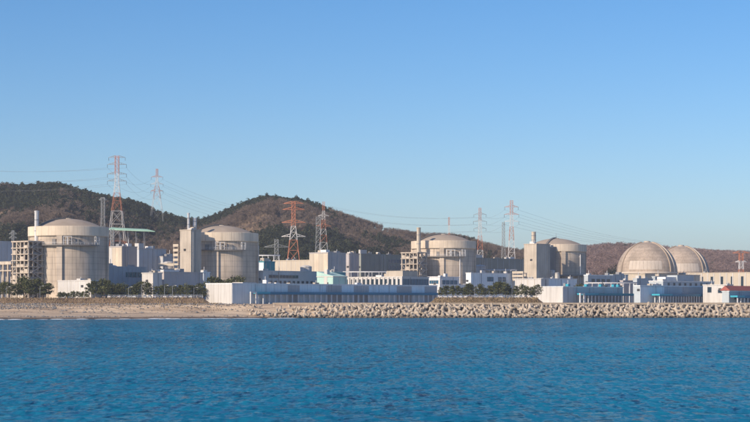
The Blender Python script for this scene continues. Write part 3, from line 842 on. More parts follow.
# front rank along the shore
long_hall = B('long_hall', 'very long pale blue panelled hall with a white end, along the sea wall', 'building', 206, 232, 437, 284.0, 932, 'bluep', 'offwhite')
L_, W_, h_ = long_hall['size']
MB().box(-.16, 0, .1, W_ - .1, 0, h_ - .2).build('wall_panel', M['white'], long_hall)
cuts = [0, .125, .16, .245, .30, .375, .425, .50, .56, .635, .70, .78, .86, .93, 1.0]
add_panels(long_hall, cuts, ['offwhite', 'offwhite', 'offwhite', 'mauve', 'bluep', 'bluep', 'mauve', 'bluep', 'mauve', 'bluep', 'bluep', 'mauve', 'bluep', 'mauve'], .2, h_ - .3)
add_roof_box(long_hall, .08, .14, .3, .7, 1.1, 'white')
add_door(long_hall, 'end', W_ * .3, 3.2, 4.2, 'offwhite')
b = B('shore_hall', 'white ended shore hall with turquoise roof vents below the fourth drum reactor', 'building', 538, 563, 623, 287.2, 1010, 'grey', 'offwhite')
L_, W_, h_ = b['size']
MB().box(-.16, 0, .1, W_ - .1, 0, h_ - .2).build('wall_panel', M['white'], b)  # lit end white, shadow side grey: light and shade put into the colours
add_ribs(b, 'sea', 6, 'greige')
for f in (.12, .42, .66, .88, .96):
    MB().box(L_ * f - 1.0, L_ * f + 1.0, 1.0, 2.6, h_ + .12, h_ + 1.9).build('roof_vent', M['turq'], b)
shore2 = b
b = B('shore_hall', 'low blue grey shore hall with long canopy in front of the round domes', 'building', 634, 640, 706, 286.2, 1000, 'bluegrey', 'bluep')
add_panels(b, [0, .35, .62, 1.0], ['bluep', 'bluegrey', 'mauve'], .2, b['size'][2] - .3)
for f in (.2, .28): add_roof_box(b, f, f + .05, .2, .5, 1.4, 'white')
shore3 = b
b = B('red_roof_hall', 'blue grey hall under a red pitched roof at the right edge', 'building', 722, 729, 790, 291.5, 985, 'bluegrey', 'bluep', sea_wins=((2.4, 2.2, 2.0, .05, .95, 10, 'glass'),))
L_, W_, h_ = b['size']
MB().add([(-.8, -1, h_ + .56), (L_ + .8, -1, h_ + .56), (L_ + .8, W_ + 1, h_ + .56), (-.8, W_ + 1, h_ + .56), (-.8, W_ / 2, h_ + 3.2), (L_ + .8, W_ / 2, h_ + 3.2)],
         [(0, 1, 5, 4), (3, 4, 5, 2), (0, 4, 3), (1, 2, 5), (0, 3, 2, 1)]).build('pitched_roof', M['redroof'], b)

def pipe_rack(label, x0, x1, y, D, n):
    X0, X1, z = PX(x0, D), PX(x1, D), PZ(y, D) - GRADE
    t = thing('pipe_rack', label, 'pipe rack', (X0, D, GRADE), 0, 'pipe racks')
    w = X1 - X0
    for k in range(n + 1):
        x = w * k / n
        for yy in (0, 2.4): MB().bar((x, yy, -.4), (x, yy, z), .2).build('trestle_leg', M['steelw'], t)
        MB().box(x - .2, x + .2, -.6, 3.0, z - .35, z).build('cross_beam', M['steelw'], t)
    for j, rr_ in enumerate((.32, .45, .28)):
        MB().bar((-.8, .1 + j * 1.1, z + rr_), (w + .8, .1 + j * 1.1, z + rr_), rr_, n=10).build('pipe', M[('steelw', 'steel', 'offwhite')[j]], t, True)
pipe_rack('white pipe rack between the second drum reactor and the cyan block', 257, 279, 256, 1165, 4)
pipe_rack('white pipe rack above the pale hall right of the third drum reactor', 484, 516, 270.5, 1235, 6)
pipe_rack('low pipe rack crossing below the round domes', 586, 636, 283.5, 1150, 8)
pipe_rack('pipe rack above the workshop with bright columns', 344, 400, 272.5, 1150, 8)
def tank(label, px, D, ytop, r_, mat='white'):
    h = PZ(ytop, D) - GRADE
    t = thing('storage_tank', label, 'tank', (PX(px, D), D, GRADE), 0, 'storage tanks')
    MB().lathe([(r_, -.4), (r_, h), (r_ * .6, h + r_ * .16), (.01, h + r_ * .22)], 32).build('shell', M[mat], t)
    for q in (.33, .66, .97): MB().lathe([(r_, h * q), (r_ + .1, h * q), (r_ + .1, h * q + .25), (r_, h * q + .25)], 32).build('hoop', M['steel'], t)
    lad = MB()
    for dx in (-.25, .25): lad.bar((dx, -r_ - .2, 0), (dx, -r_ - .2, h + .8), .05)
    for k in range(int(h / .8)): lad.bar((-.25, -r_ - .2, k * .8 + .4), (.25, -r_ - .2, k * .8 + .4), .04)
    lad.build('ladder', M['steel'], t)
tank('slim white tank at the foot of the right tower block, taller of its pair', 552.3, 1255, 270.5, 1.9)
tank('slim white tank at the foot of the right tower block, shorter of its pair', 557.2, 1252, 273, 1.7)
tank('white tank beside the grey annex left of the two stack tower', 168.5, 1090, 262.5, 3.4)
tank('pale tank between the leftmost reactor and its cream block', 112.5, 1030, 266, 2.6, 'offwhite')
tank('white tank on the left of the mint shed', 306, 1120, 266.5, 3.6)
tank('white tank right of the third drum reactor', 480, 1260, 266, 4.0)

# ------------------------------------------------------------------ covered walkways along the shore
def canopy(name, label, host, f0, f1, off, depth, z, step, roof, first=None, portal=False):
    L, Wd, h = host['size']
    s = Vector(host.location) + Vector((UX, UY, 0)) * (L * f0) - Vector((VX, VY, 0)) * (off + depth)
    t = thing(name, label, 'canopy', s, ROW)
    n = L * (f1 - f0)
    x0 = 0
    if first:
        MB().box(-.4, first, -.4, depth, z, z + .9).build('roof_sheet', M['turq'], t); x0 = first  # sunlit end of the roof, its brightness put into the sheet colour
    MB().box(x0, n, -.4, depth, z, z + .9).build('roof_sheet', M[roof], t)
    MB().box(-.2, n, -.15, .15, z - .5, z).build('eaves_beam', M['blueroof'], t)
    k = 0; x = .3
    proto = MB().box(-.26, .26, -.26, .26, -.5, z - .5).build('column', M['steelw'], t)
    proto.location = (x, 0, 0)
    while x + step < n:
        x += step
        c = proto.copy(); COL.objects.link(c); c.location = (x + random.uniform(-.15, .15), 0, 0)
        if random.random() < .45:
            c2 = proto.copy(); COL.objects.link(c2); c2.location = (x - step * .4, depth - 1.0, 0)
    if portal:
        mb = MB()
        for x in (-4.8, -.6):
            mb.box(x - .35, x + .35, -.35, .35, -.5, z + .3)
        mb.box(-5.15, -.25, -.35, .35, z + .3, z + 1.0)
        mb.box(-5.1, -.3, -.2, .2, z * .45, z * .45 + .35)
        mb.build('portal_frame', M['steelw'], t)
    return t
canopy('covered_walkway', 'long blue roofed walkway with white posts along the long panelled hall', long_hall, .085, .995, 1.0, 2.8, 5.4, 4.6, 'blueroof', 10, True)
canopy('covered_walkway', 'short bright blue walkway roof by the shore hall with turquoise vents', shore2, .2, 1.25, 1.2, 5.0, 5.0, 3.6, 'teal', 14, True)
canopy('covered_walkway', 'blue walkway roof with many posts in front of the round domes', shore3, .14, 1.12, 1.2, 5.0, 4.6, 3.0, 'blueroof', 14, False)
canopy('covered_walkway', 'turquoise edged walkway roof below the red roofed hall', bpy.data.objects['red_roof_hall'], .0, 1.0, 1.0, 4.0, 3.6, 4.0, 'blueroof', 8, False)

# ------------------------------------------------------------------ open concrete frame towers and stacks
def frame_tower(label, xl, xc, xr, ytop, D, floors, nend, nsea, low=None):
    X = PX(xc, D); h = PZ(ytop, D) - GRADE
    L = solve_uv(xc, D, xr); W = solve_uv(xc, D, xl)
    t = thing('frame_structure', label, 'frame tower', (X, D, GRADE), ROW, 'open concrete frame towers')
    c = .32
    xs = [L * k / nsea for k in range(nsea + 1)]; ys = [W * k / nend for k in range(nend + 1)]
    for x in xs:
        for y in ys:
            MB().box(x - c, x + c, y - c, y + c, -.5, h).build('column', M['frame'], t)
    fh = h / floors
    for k in range(1, floors + 1):
        z = k * fh
        MB().box(-.7, L + .7, -.7, W + .7, z - .5, z - .02 if k < floors else z + .2).build('floor_slab', M['frame'], t)
        # parapet panels and odd machines on each level
        for j in range(nend):
            if k < floors and random.random() < .4:
                MB().box(-.62, -.4, ys[j] + c, ys[j + 1] - c, z, z + random.choice((1.1, 1.1, 1.9))).build('parapet_panel', M['frame'], t)
        for j in range(nsea):
            if k < floors and random.random() < .5:
                MB().box(xs[j] + c, xs[j + 1] - c, -.62, -.4, z, z + 1.1).build('parapet_panel', M['conc_dark'], t)  # darker than the sunlit side's panels: shade put into the colour
        if k < floors:
            for j in range(2):
                x = random.uniform(.2, .7) * L; y = random.uniform(.1, .7) * W
                MB().box(x, x + 2.2, y, y + 2.6, z, z + random.uniform(1.4, 2.6)).build('machine', M[random.choice(('steel', 'conc_dark', 'steelw'))], t)
    for k in range(floors):                                         # steel cross bracing between the floors
        for j in range(nend):
            if random.random() < .45:
                a, b_ = (ys[j], ys[j + 1]) if random.random() < .5 else (ys[j + 1], ys[j])
                MB().bar((-.35, a, k * fh), (-.35, b_, (k + 1) * fh - .5), .13).build('brace', M['frame'], t)
    core = MB().box(L * .45, L * .95, W * .4, W * .95, -.5, h - .8).build('stair_core', M['conc_dark'], t)
    for k in range(floors):                                         # zigzag stairs on the shaded side
        z0 = k * fh; a, b_ = (.15, .85) if k % 2 else (.85, .15)
        MB().bar((L * a, -1.2, z0 + .2), (L * b_, -1.2, z0 + fh), .28).bar((L * a, -1.2, z0 + 1.3), (L * b_, -1.2, z0 + fh + 1.1), .08).build('stair_flight', M['steel'], t)
    if low:
        wl_ = solve_uv(xc, D, low[0]) - W
        zl = PZ(low[1], D) - GRADE
        for k in range(1, 5):
            y = W + wl_ * k / 4
            for x in (0, L * .6): MB().box(x - .4, x + .4, y - .4, y + .4, -.5, zl).build('column', M['frame'], t)
        for z in (zl, zl - 3.6): MB().box(-.6, L * .6 + .6, W + .75, W + wl_ + .6, z - .6, z).build('floor_slab', M['frame'], t)
        MB().box(-.5, -.3, W + 1, W + wl_, zl, zl + 1.1).build('parapet_panel', M['frame'], t)
    return t
frame_tower('open concrete frame tower with machines and a white stack, at the left edge', 13, 28.5, 42, 241, 962, 10, 4, 3, (-6, 263))
frame_tower('open concrete frame tower with cream stack, before the third drum reactor', 402, 417.5, 426, 252.3, 1185, 9, 4, 2)

def stack(label, px, D, ybase, ytop, wpx, mat, group='ventilation stacks'):
    zb = PZ(ybase, D); h = PZ(ytop, D) - zb
    r = wpx / 2 / FPX * D
    t = thing('stack', label, 'stack', (PX(px, D), D, zb), 0, group)
    MB().lathe([(r * 1.02, -.6), (r, h), (r * .8, h), (r * .8, h - 2)], 24).build('flue', M[mat], t, False)
    for z in (h * .35, h * .7, h - .5):
        MB().lathe([(r, z), (r + .18, z), (r + .18, z + .35), (r, z + .35)], 24).build('band', M['steel' if z < h - 1 else mat], t)
    mb = MB()
    for dx in (-.25, .25): mb.bar((dx, -r - .25, 0), (dx, -r - .25, h), .05)
    for k in range(int(h / 1.0)): mb.bar((-.25, -r - .25, k + .5), (.25, -r - .25, k + .5), .035)
    mb.build('ladder', M['steel'], t)
    return t
stack('bluish white stack on the open frame in front of the leftmost reactor', 36.7, 973, 242, 210.8, 4.2, 'steelw')
stack('thin tall white stack, left of the pair on the tall tower block', 188.6, 1050, 231, 213, 2.4, 'steelw')
stack('shorter thicker white stack, right of the pair on the tall tower block', 194.8, 1053, 231, 218, 3.6, 'steelw')
stack('cream stack in front of the third drum reactor', 418.7, 1196, 253, 227.5, 4.0, 'cream')
stack('cream stack on the tower block left of the fourth drum reactor', 533.7, 1250, 245, 231.8, 4.4, 'cream')

# side scaffold brackets on the tall tower block
def bracket_stair(label, x0, x1, y0, y1, D, n):
    t = thing('steel_stair_tower', label, 'stair tower', (PX(x0, D), D, GRADE), ROW - R(90))
    w = (x1 - x0) / FPX * D; zb = PZ(y1, D) - GRADE; zt = PZ(y0, D) - GRADE
    for x in (0, w):
        for y in (0, 4): MB().box(x - .2, x + .2, y - .2, y + .2, -.5 , zt).build('post', M['frame'], t)
    for k in range(n + 1):
        z = zb + (zt - zb) * k / n
        MB().box(-.4, w + .4, -.4, 4.4, z - .45, z).build('landing', M['frame'], t)
        MB().box(-.4, w + .4, -.4, -.25, z, z + 1.1).build('guard_rail', M['cream'], t)
    return t
bracket_stair('slim stair tower with stacked landings on the left of the tall two stack block', 174, 180, 246, 270, 1062, 5)
bracket_stair('low open steel platform at the foot of the tall two stack block', 159, 180, 265.5, 276, 1030, 2)
bracket_stair('low steel platform left of the fourth drum reactor tower block', 513, 525, 273, 280, 1215, 2)

# green sheet roof on the slope behind the first reactor
def green_roof():
    D = 1290
    x0, x1 = PX(109, D), PX(155, D)
    z = PZ(229.5, D)
    t = thing('green_roofed_shelter', 'pale green sheet roof on tall posts behind the leftmost reactor', 'shelter', (x0, D, gz(x0, D)), 0)
    b = gz(x0, D); w = x1 - x0; zz = z - b
    MB().add([(0, 0, zz - .3), (w, 0, zz - 1.6), (w * .8, 9, zz - .4), (0, 9, zz + 1.0), (0, 0, zz + .5), (w, 0, zz - 1.3), (w * .8, 9, zz + .6), (0, 9, zz + 1.9)],
             [(0, 3, 2, 1), (4, 5, 6, 7), (0, 1, 5, 4), (1, 2, 6, 5), (2, 3, 7, 6), (3, 0, 4, 7)]).build('roof_sheet', M['greenroof'], t)
    for k in range(5):
        x = 1.5 + (w * .8 - 3) * k / 4
        for y in (1, 7): MB().bar((x, y, gz(x0 + x, D + y) - b - .5), (x, y, zz - 1.6), .16).build('post', M['steel'], t)
green_roof()

# ------------------------------------------------------------------ pylons and cables
PYL = {}
def pylon(key, label, px, D, ytop, arms, bw, tw, bands, group='lattice pylons', arm_mat=None, ins=True, yaw=0.0, m=.16):
    """lattice pylon: arms = list of (photo row, half length m); bands = paint from the foot up"""
    X = PX(px, D); zb = gz(X, D) - .4
    H = PZ(ytop, D) - zb
    t = thing('pylon', label, 'pylon', (X, D, zb), yaw, group)
    def half(z):
        q = z / H
        return (bw + (tw - bw) * min(q / .8, 1)) / 2
    zs = [0]
    while zs[-1] < H - .8:
        zs.append(min(H, zs[-1] + max(2.6, half(zs[-1]) * 2.1)))
    nb = len(bands)
    secs = {}
    for k in range(len(zs) - 1):
        za, zc = zs[k], zs[k + 1]
        i = min(int(((za + zc) / 2) / H * nb), nb - 1)
        secs.setdefault(i, []).append((za, zc))
    for i, lst in secs.items():
        mb = MB()
        for za, zc in lst:
            a, b_ = half(za), half(zc)
            ca = [(-a, -a), (a, -a), (a, a), (-a, a)]; cb = [(-b_, -b_), (b_, -b_), (b_, b_), (-b_, b_)]
            for q in range(4):
                p, r_ = ca[q], ca[(q + 1) % 4]; p2, r2 = cb[q], cb[(q + 1) % 4]
                mb.bar((*p, za), (*p2, zc), m * 1.1)
                mb.bar((*p, za), (*r2, zc), m * .5, n=3); mb.bar((*r_, za), (*p2, zc), m * .5, n=3)
                mb.bar((*p2, zc), (*r2, zc), m * .5, n=3)
        mb.build('lattice_section', M[bands[i]], t)
    tips = []
    for (yr, hl) in arms:
        z = PZ(yr, D) - zb
        b_ = half(z)
        i = min(int(z / H * nb), nb - 1)
        for s in (-1, 1):
            mb = MB(); tip = (s * hl, 0, z)
            for y in (-b_, b_):
                mb.bar((s * b_, y, z), tip, m * .9); mb.bar((s * b_, y, z + max(1.6, hl * .2)), tip, m * .9)
                for q in (.3, .6):
                    p = Vector((s * b_, y, z)).lerp(Vector(tip), q); p2 = Vector((s * b_, y, z + max(1.6, hl * .2))).lerp(Vector(tip), q)
                    mb.bar(p, p2, m * .6, n=3)
            a = mb.build('cross_arm', M[arm_mat or bands[i]], t)
            if ins:
                MB().bar((s * hl, 0, z), (s * hl, 0, z - 2.6), .13, .13, 6).build('insulator', M['insul'], a)
            tips.append((X + s * hl * math.cos(yaw), D + s * hl * math.sin(yaw), zb + z - (2.6 if ins else 0)))
    PYL[key] = tips
    return t
RW = ['pwhite', 'pwhite', 'red', 'pwhite', 'red', 'pwhite', 'red']
pylon('a', 'tall red and white pylon with dark insulators above the leftmost reactor', 117, 1420, 156, [(157.5, 6.5), (164.5, 7.5), (174, 7.5), (181, 7.5)], 21, 3.0, ['pylon', 'pwhite', 'red', 'pwhite', 'red', 'pwhite', 'red'], arm_mat='pylon', m=.15)
pylon('b', 'slender red and white pylon on the saddle between the two hills', 157, 1900, 169, [(177, 6), (184, 6.5), (191, 6.5)], 15, 2.0, ['pylon', 'red', 'pwhite', 'red', 'pwhite', 'red'], m=.14)
pylon('c', 'orange red pylon with four wide arms behind the cream hall', 293.5, 1340, 201.5, [(203.5, 7.5), (209.5, 8.3), (222.5, 9), (236.5, 9)], 16, 2.6, ['pwhite', 'red', 'pwhite', 'red', 'red', 'pwhite', 'red', 'red'], m=.2, ins=False)
pylon('d', 'tall red and white pylon just behind the grey one at the middle hill', 323.5, 1600, 202, [(216, 5), (226, 7)], 9, 2.0, RW, m=.15, ins=False)
pylon('e', 'grey lattice pylon behind the tall cream block', 318.3, 1300, 217, [], 7, 3.0, ['pylon', 'pylon'], m=.18)
pylon('f', 'red and white pylon with long dark arms, left of the pair on the right', 480, 1750, 208, [(214.5, 6.0), (221.5, 6.5), (228.5, 6)], 9, 2.2, ['red', 'pwhite', 'pwhite', 'red', 'pwhite', 'red'], arm_mat='pylon', m=.15)
pylon('g', 'tallest red and white pylon right of centre on the skyline', 511.5, 1640, 200.5, [(207, 6.2), (214.5, 6.6), (221.5, 6.6)], 10, 2.4, ['red', 'pwhite', 'red', 'pwhite', 'red', 'pwhite', 'red'], m=.15)
pylon('h', 'slim greenish grey lattice mast left of the right hand tower block', 503.5, 1370, 222.5, [], 5.5, 1.8, ['pylon', 'pylon'], m=.17)
pylon('i', 'small red and white mast just above the third drum reactor', 449, 1760, 217, [], 4.5, 1.2, RW, m=.16)
pylon('j', 'grey lattice pylon on the slope above the right of the leftmost reactor', 103, 1390, 197.5, [(200, 3)], 6.5, 2.6, ['pylon', 'pylon'], m=.16, ins=False)
pylon('k', 'low red and white lattice portal mast by the right edge', 741, 1560, 252.5, [(253, 7.5), (262, 5)], 5.5, 3.2, ['red', 'red', 'pwhite', 'red', 'pwhite', 'red'], ins=False, m=.22)
pylon('l', 'small grey lattice pylon near the left edge behind the open frame', 13, 1330, 230.5, [(234, 3), (238, 3)], 4.5, 1.4, ['pylon', 'pylon'], ins=False)
pylon('n', 'pale grey lattice post under the green sheet roof', 112.3, 1262, 229, [], 3.0, 2.2, ['pylon', 'pylon'], ins=False, m=.2)
pylon('o', 'faint grey lattice gantry between the second reactor and the orange pylon', 276.5, 1290, 239.5, [(247, 9)], 5.0, 2.6, ['pylon', 'pylon'], ins=False, m=.2)

def cable(label, a, b, sag, group, r=.055):
    a, b = Vector(a), Vector(b)
    n = 26
    mb = MB()
    last = None
    for k in range(n + 1):
        q = k / n
        p = a.lerp(b, q); p.z -= 4 * sag * q * (1 - q)
        if last is not None: mb.bar(last, p, r, r, 3)
        last = p
    o = mb.build('power_cable', M['wire'])
    o.data.transform(Matrix.Translation(-a)); o.location = a
    return tag(o, label, 'cable', group)
LV = ['topmost', 'second highest', 'third highest', 'lowest']
SD = ['left', 'right']
def span(k1, k2, text, sag, levels):
    for lv1, lv2, nm in levels:
        for s in (0, 1):
            cable(f'{nm} {SD[s]} hand power cable {text}', PYL[k1][lv1 * 2 + s], PYL[k2][lv2 * 2 + s], sag, 'power cables')
span('a', 'b', 'between the two pylons above the leftmost reactor', 9, [(1, 0, 'upper'), (2, 1, 'middle'), (3, 2, 'lower')])
for lv, nm in ((1, 'upper'), (2, 'middle'), (3, 'lower')):
    for s in (0, 1):
        p = PYL['a'][lv * 2 + s]
        cable(f'{nm} {SD[s]} hand power cable running off the left edge from the tall left pylon', (p[0] - 190 - 25 * s, p[1] + 60, p[2] + 14 - 3 * lv), p, 6, 'power cables')
for lv, nm in ((0, 'upper'), (1, 'middle'), (2, 'lower')):
    for s in (0, 1):
        p = PYL['b'][lv * 2 + s]; q = PYL['g'][lv * 2 + s]
        cable(f'{nm} {SD[s]} hand power cable sagging from the saddle pylon down behind the middle hill', p, (PX(300, 2080) + 6 * s, 2080, PZ(214 + 6 * lv, 2080)), 10, 'power cables')
        cable(f'{nm} {SD[s]} hand power cable between the middle hill and the right hand pylon pair', (PX(325, 2040) + 5 * s, 2040, PZ(206 + 7 * lv, 2040)), PYL['f'][lv * 2 + s], 6, 'power cables')
        cable(f'{nm} {SD[s]} hand power cable falling right from the tallest right hand pylon', q, (PX(655, 2150) + 8 * s, 2150, PZ(243 + 2 * lv, 2150)), 5, 'power cables')
span('f', 'g', 'between the pair of pylons right of centre', 4, [(0, 0, 'upper'), (1, 1, 'middle'), (2, 2, 'lower')])

# ------------------------------------------------------------------ trees
def pine_mesh(seed, H, Wd, n, mat, name, tri=.5):
    """open irregular crown of needle tufts on a leaning trunk with limbs; returns crown and trunk meshes"""
    r = random.Random(seed)
    tr = MB()
    lean = Vector((r.uniform(-.06, .06), r.uniform(-.06, .06), 1)) * H
    pts = [Vector((0, 0, -.4)), lean * .3, lean * .6 + Vector((r.uniform(-.2, .2), 0, 0)), lean * .93]
    rad = [H * .026, H * .02, H * .013, H * .004]
    for k in range(3): tr.bar(pts[k], pts[k + 1], rad[k], rad[k + 1], 6)
    clumps = []
    nl = 15
    for k in range(nl):
        q = .24 + .74 * (k / nl)
        base = lean * q
        ang = k * 2.4 + r.uniform(-.5, .5)
        reach = Wd / 2 * (1 - .62 * ((q - .24) / .76) ** 1.6) * r.uniform(.55, 1.12)
        tip = base + Vector((math.cos(ang) * reach, math.sin(ang) * reach, r.uniform(.0, .1) * H))
        tr.bar(base, tip, H * .007, H * .002, 4)
        for f in (.55, .95):
            clumps.append((base.lerp(tip, f) + Vector((0, 0, .02 * H)), Wd * r.uniform(.12, .2)))
    clumps.append((lean * .97, Wd * .14))
    V, F = [], []
    for c, cr in clumps:
        for _ in range(max(3, n // len(clumps))):
            d = Vector((r.gauss(0, 1), r.gauss(0, 1), r.gauss(0, .6)))
            d = d.normalized() * cr * r.random() ** .4
            p = c + d
            a = Vector((r.gauss(0, 1), r.gauss(0, 1), r.gauss(0, .7))).normalized()
            b_ = a.cross(Vector((r.gauss(0, 1), r.gauss(0, 1), r.gauss(0, 1)))).normalized()
            s = tri * r.uniform(.6, 1.3)
            i = len(V)
            V += [p - a * s - b_ * s * .4, p + a * s * .2 - b_ * s * .55, p + a * s, p + b_ * s * .6]
            F.append((i, i + 1, i + 2, i + 3))
    me = bpy.data.meshes.new(name + '_crown'); me.from_pydata([tuple(v) for v in V], [], F); me.materials.append(mat); me.update()
    tm = bpy.data.meshes.new(name + '_trunk'); tm.from_pydata(tr.v, [], tr.f); tm.materials.append(M['bark']); tm.update()
    return me, tm
PINES = [pine_mesh(s, 8.0, w, 950, M['needle'], 'pine', .36) for s, w in ((1, 7.5), (2, 8.6), (3, 6.0), (4, 9.2), (5, 5.2), (6, 7.8), (7, 6.6))]
BUSH = [pine_mesh(s, 3.0, 4.0, 360, M['needle'], 'bush', .3) for s in (11, 12, 13)]
def put_tree(kind, lst, px, D, hm, label, cat, group, base=None):
    X = PX(px, D); cr, tm = random.choice(lst)
    z = gz(X, D) if base is None else base
    t = thing(kind, label, cat, (X, D, z - .1), random.uniform(0, 6.28), group)
    s = hm / (8.0 if lst is PINES else 3.0)
    t.scale = (s * random.uniform(.92, 1.15), s * random.uniform(.92, 1.15), s)
    for nm, me in (('crown', cr), ('trunk', tm)):
        o = bpy.data.objects.new(nm, me); COL.objects.link(o); o.parent = t
def tree_row(xs, D, hrange, text, group, kind='pine_tree', lst=PINES, cat='tree'):
    for i, x in enumerate(xs):
        h = random.uniform(*hrange)
        put_tree(kind, lst, x, D + random.uniform(-4, 6), h, f'{ordinal(i + 1)} from the left of the {text}', cat, group)
tree_row([-6, 3, 10, 17, 24, 29, 36, 43, 48], 934, (6.5, 11), 'tall pines below the left edge frame tower', 'pines at the left edge')
tree_row([89, 95, 101, 107, 113, 119, 124, 131, 136, 143, 149, 156, 162, 168, 174, 181, 187, 193, 199, 204], 942, (6.0, 8.6), 'dark pines lining the beach car park', 'pines by the beach car park')
tree_row([96, 104], 930, (8.5, 9.5), 'two pines overlapping the white hall', 'pines before the white hall')
tree_row([441, 446, 452, 457, 463, 468, 473, 479, 484, 490, 495, 500, 506, 511, 516, 522, 527, 532, 536], 952, (5.4, 8.2), 'dark pines behind the tetrapods', 'pines behind the tetrapods')
tree_row([600, 605, 610, 615], 1275, (15, 18), 'trees between fourth drum reactor and round dome', 'trees between reactor and dome')
tree_row([214, 221, 229, 236], 985, (12.5, 15), 'trees above the long hall white end', 'trees behind the long hall')
tree_row([578, 584, 604], 1060, (9.5, 11), 'small trees above the turquoise roof vents', 'trees behind the shore hall')
tree_row([60, 64, 68, 73, 78, 83, 87], 928, (1.8, 3.4), 'low bushes at the foot of the bright white hall', 'bushes at the white hall', 'bush', BUSH, 'bush')

# hillside woods: one mass each
def tuft(seed, H, Wd, n, mat, name, s):
    me, tm = pine_mesh(seed, H, Wd, n, mat, name, s)
    o = bpy.data.objects.new(name, me)
    return o
def bare_mesh(seed, H, mat, name):
    r = random.Random(seed); V, F = [], []
    def blade(a, b_, w):
        d = (b_ - a).normalized(); q = d.cross(Vector((r.gauss(0, 1), r.gauss(0, 1), r.gauss(0, .3)))).normalized() * w
        i = len(V); V.extend([a - q, a + q, b_ + q * .3, b_ - q * .3]); F.append((i, i + 1, i + 2, i + 3))
    top = Vector((r.uniform(-.5, .5), r.uniform(-.5, .5), H * .6))
    blade(Vector((0, 0, -.5)), top, .22); blade(Vector((0, 0, -.5)), top, .22)
    for k in range(16):
        a = Vector((0, 0, 0)).lerp(top, r.uniform(.3, 1)); ang = r.uniform(0, 6.28)
        b_ = a + Vector((math.cos(ang) * H * r.uniform(.15, .36), math.sin(ang) * H * r.uniform(.15, .36), H * r.uniform(.18, .42)))
        blade(a, b_, .12)
        for j in range(5):
            p = a.lerp(b_, r.uniform(.35, 1)); d = Vector((r.gauss(0, 1), r.gauss(0, 1), abs(r.gauss(.5, .7)))).normalized() * H * r.uniform(.08, .2)
            blade(p, p + d, .09)
            blade(p + d * .5, p + d * .6 + Vector((r.gauss(0, .6), r.gauss(0, .6), r.uniform(.2, 1))), .12)
    me = bpy.data.meshes.new(name); me.from_pydata([tuple(v) for v in V], [], F); me.materials.append(mat); me.update()
    return bpy.data.objects.new(name, me)

def scatter(name, label, P, S, protos):
    me = bpy.data.meshes.new(name); me.vertices.add(len(P)); me.vertices.foreach_set('co', P.astype(np.float32).ravel())
    a = me.attributes.new('tsize', 'FLOAT', 'POINT'); a.data.foreach_set('value', S.astype(np.float32))
    b_ = me.attributes.new('trot', 'FLOAT_VECTOR', 'POINT')
    rot = np.zeros((len(P), 3), np.float32); rot[:, 2] = rng.random(len(P)) * 6.28; b_.data.foreach_set('vector', rot.ravel())
    kk = me.attributes.new('tkind', 'INT', 'POINT'); kk.data.foreach_set('value', rng.integers(0, len(protos), len(P)).astype(np.int32))
    me.update()
    o = bpy.data.objects.new(name, me); COL.objects.link(o)
    o['kind'] = 'stuff'; o['label'] = label
    ng = bpy.data.node_groups.new(name, 'GeometryNodeTree')
    ng.interface.new_socket('Geometry', in_out='INPUT', socket_type='NodeSocketGeometry')
    ng.interface.new_socket('Geometry', in_out='OUTPUT', socket_type='NodeSocketGeometry')
    n, l = ng.nodes, ng.links
    gi, go = n.new('NodeGroupInput'), n.new('NodeGroupOutput')
    g2i = n.new('GeometryNodeGeometryToInstance')
    for p in protos:
        pass
    objs = []
    for p in reversed(protos):
        oi = n.new('GeometryNodeObjectInfo'); oi.inputs['Object'].default_value = p; oi.inputs['As Instance'].default_value = True
        l.new(oi.outputs['Geometry'], g2i.inputs[0])
    iop = n.new('GeometryNodeInstanceOnPoints')
    iop.inputs['Pick Instance'].default_value = True
    def attr(nm, ty):
        t = n.new('GeometryNodeInputNamedAttribute'); t.data_type = ty; t.inputs[0].default_value = nm; return t.outputs[0]
    l.new(gi.outputs[0], iop.inputs['Points']); l.new(g2i.outputs[0], iop.inputs['Instance'])
    l.new(attr('tkind', 'INT'), iop.inputs['Instance Index'])
    l.new(attr('trot', 'FLOAT_VECTOR'), iop.inputs['Rotation'])
    l.new(attr('tsize', 'FLOAT'), iop.inputs['Scale'])
    l.new(iop.outputs[0], go.inputs[0])
    md = o.modifiers.new('scatter', 'NODES'); md.node_group = ng
    return o

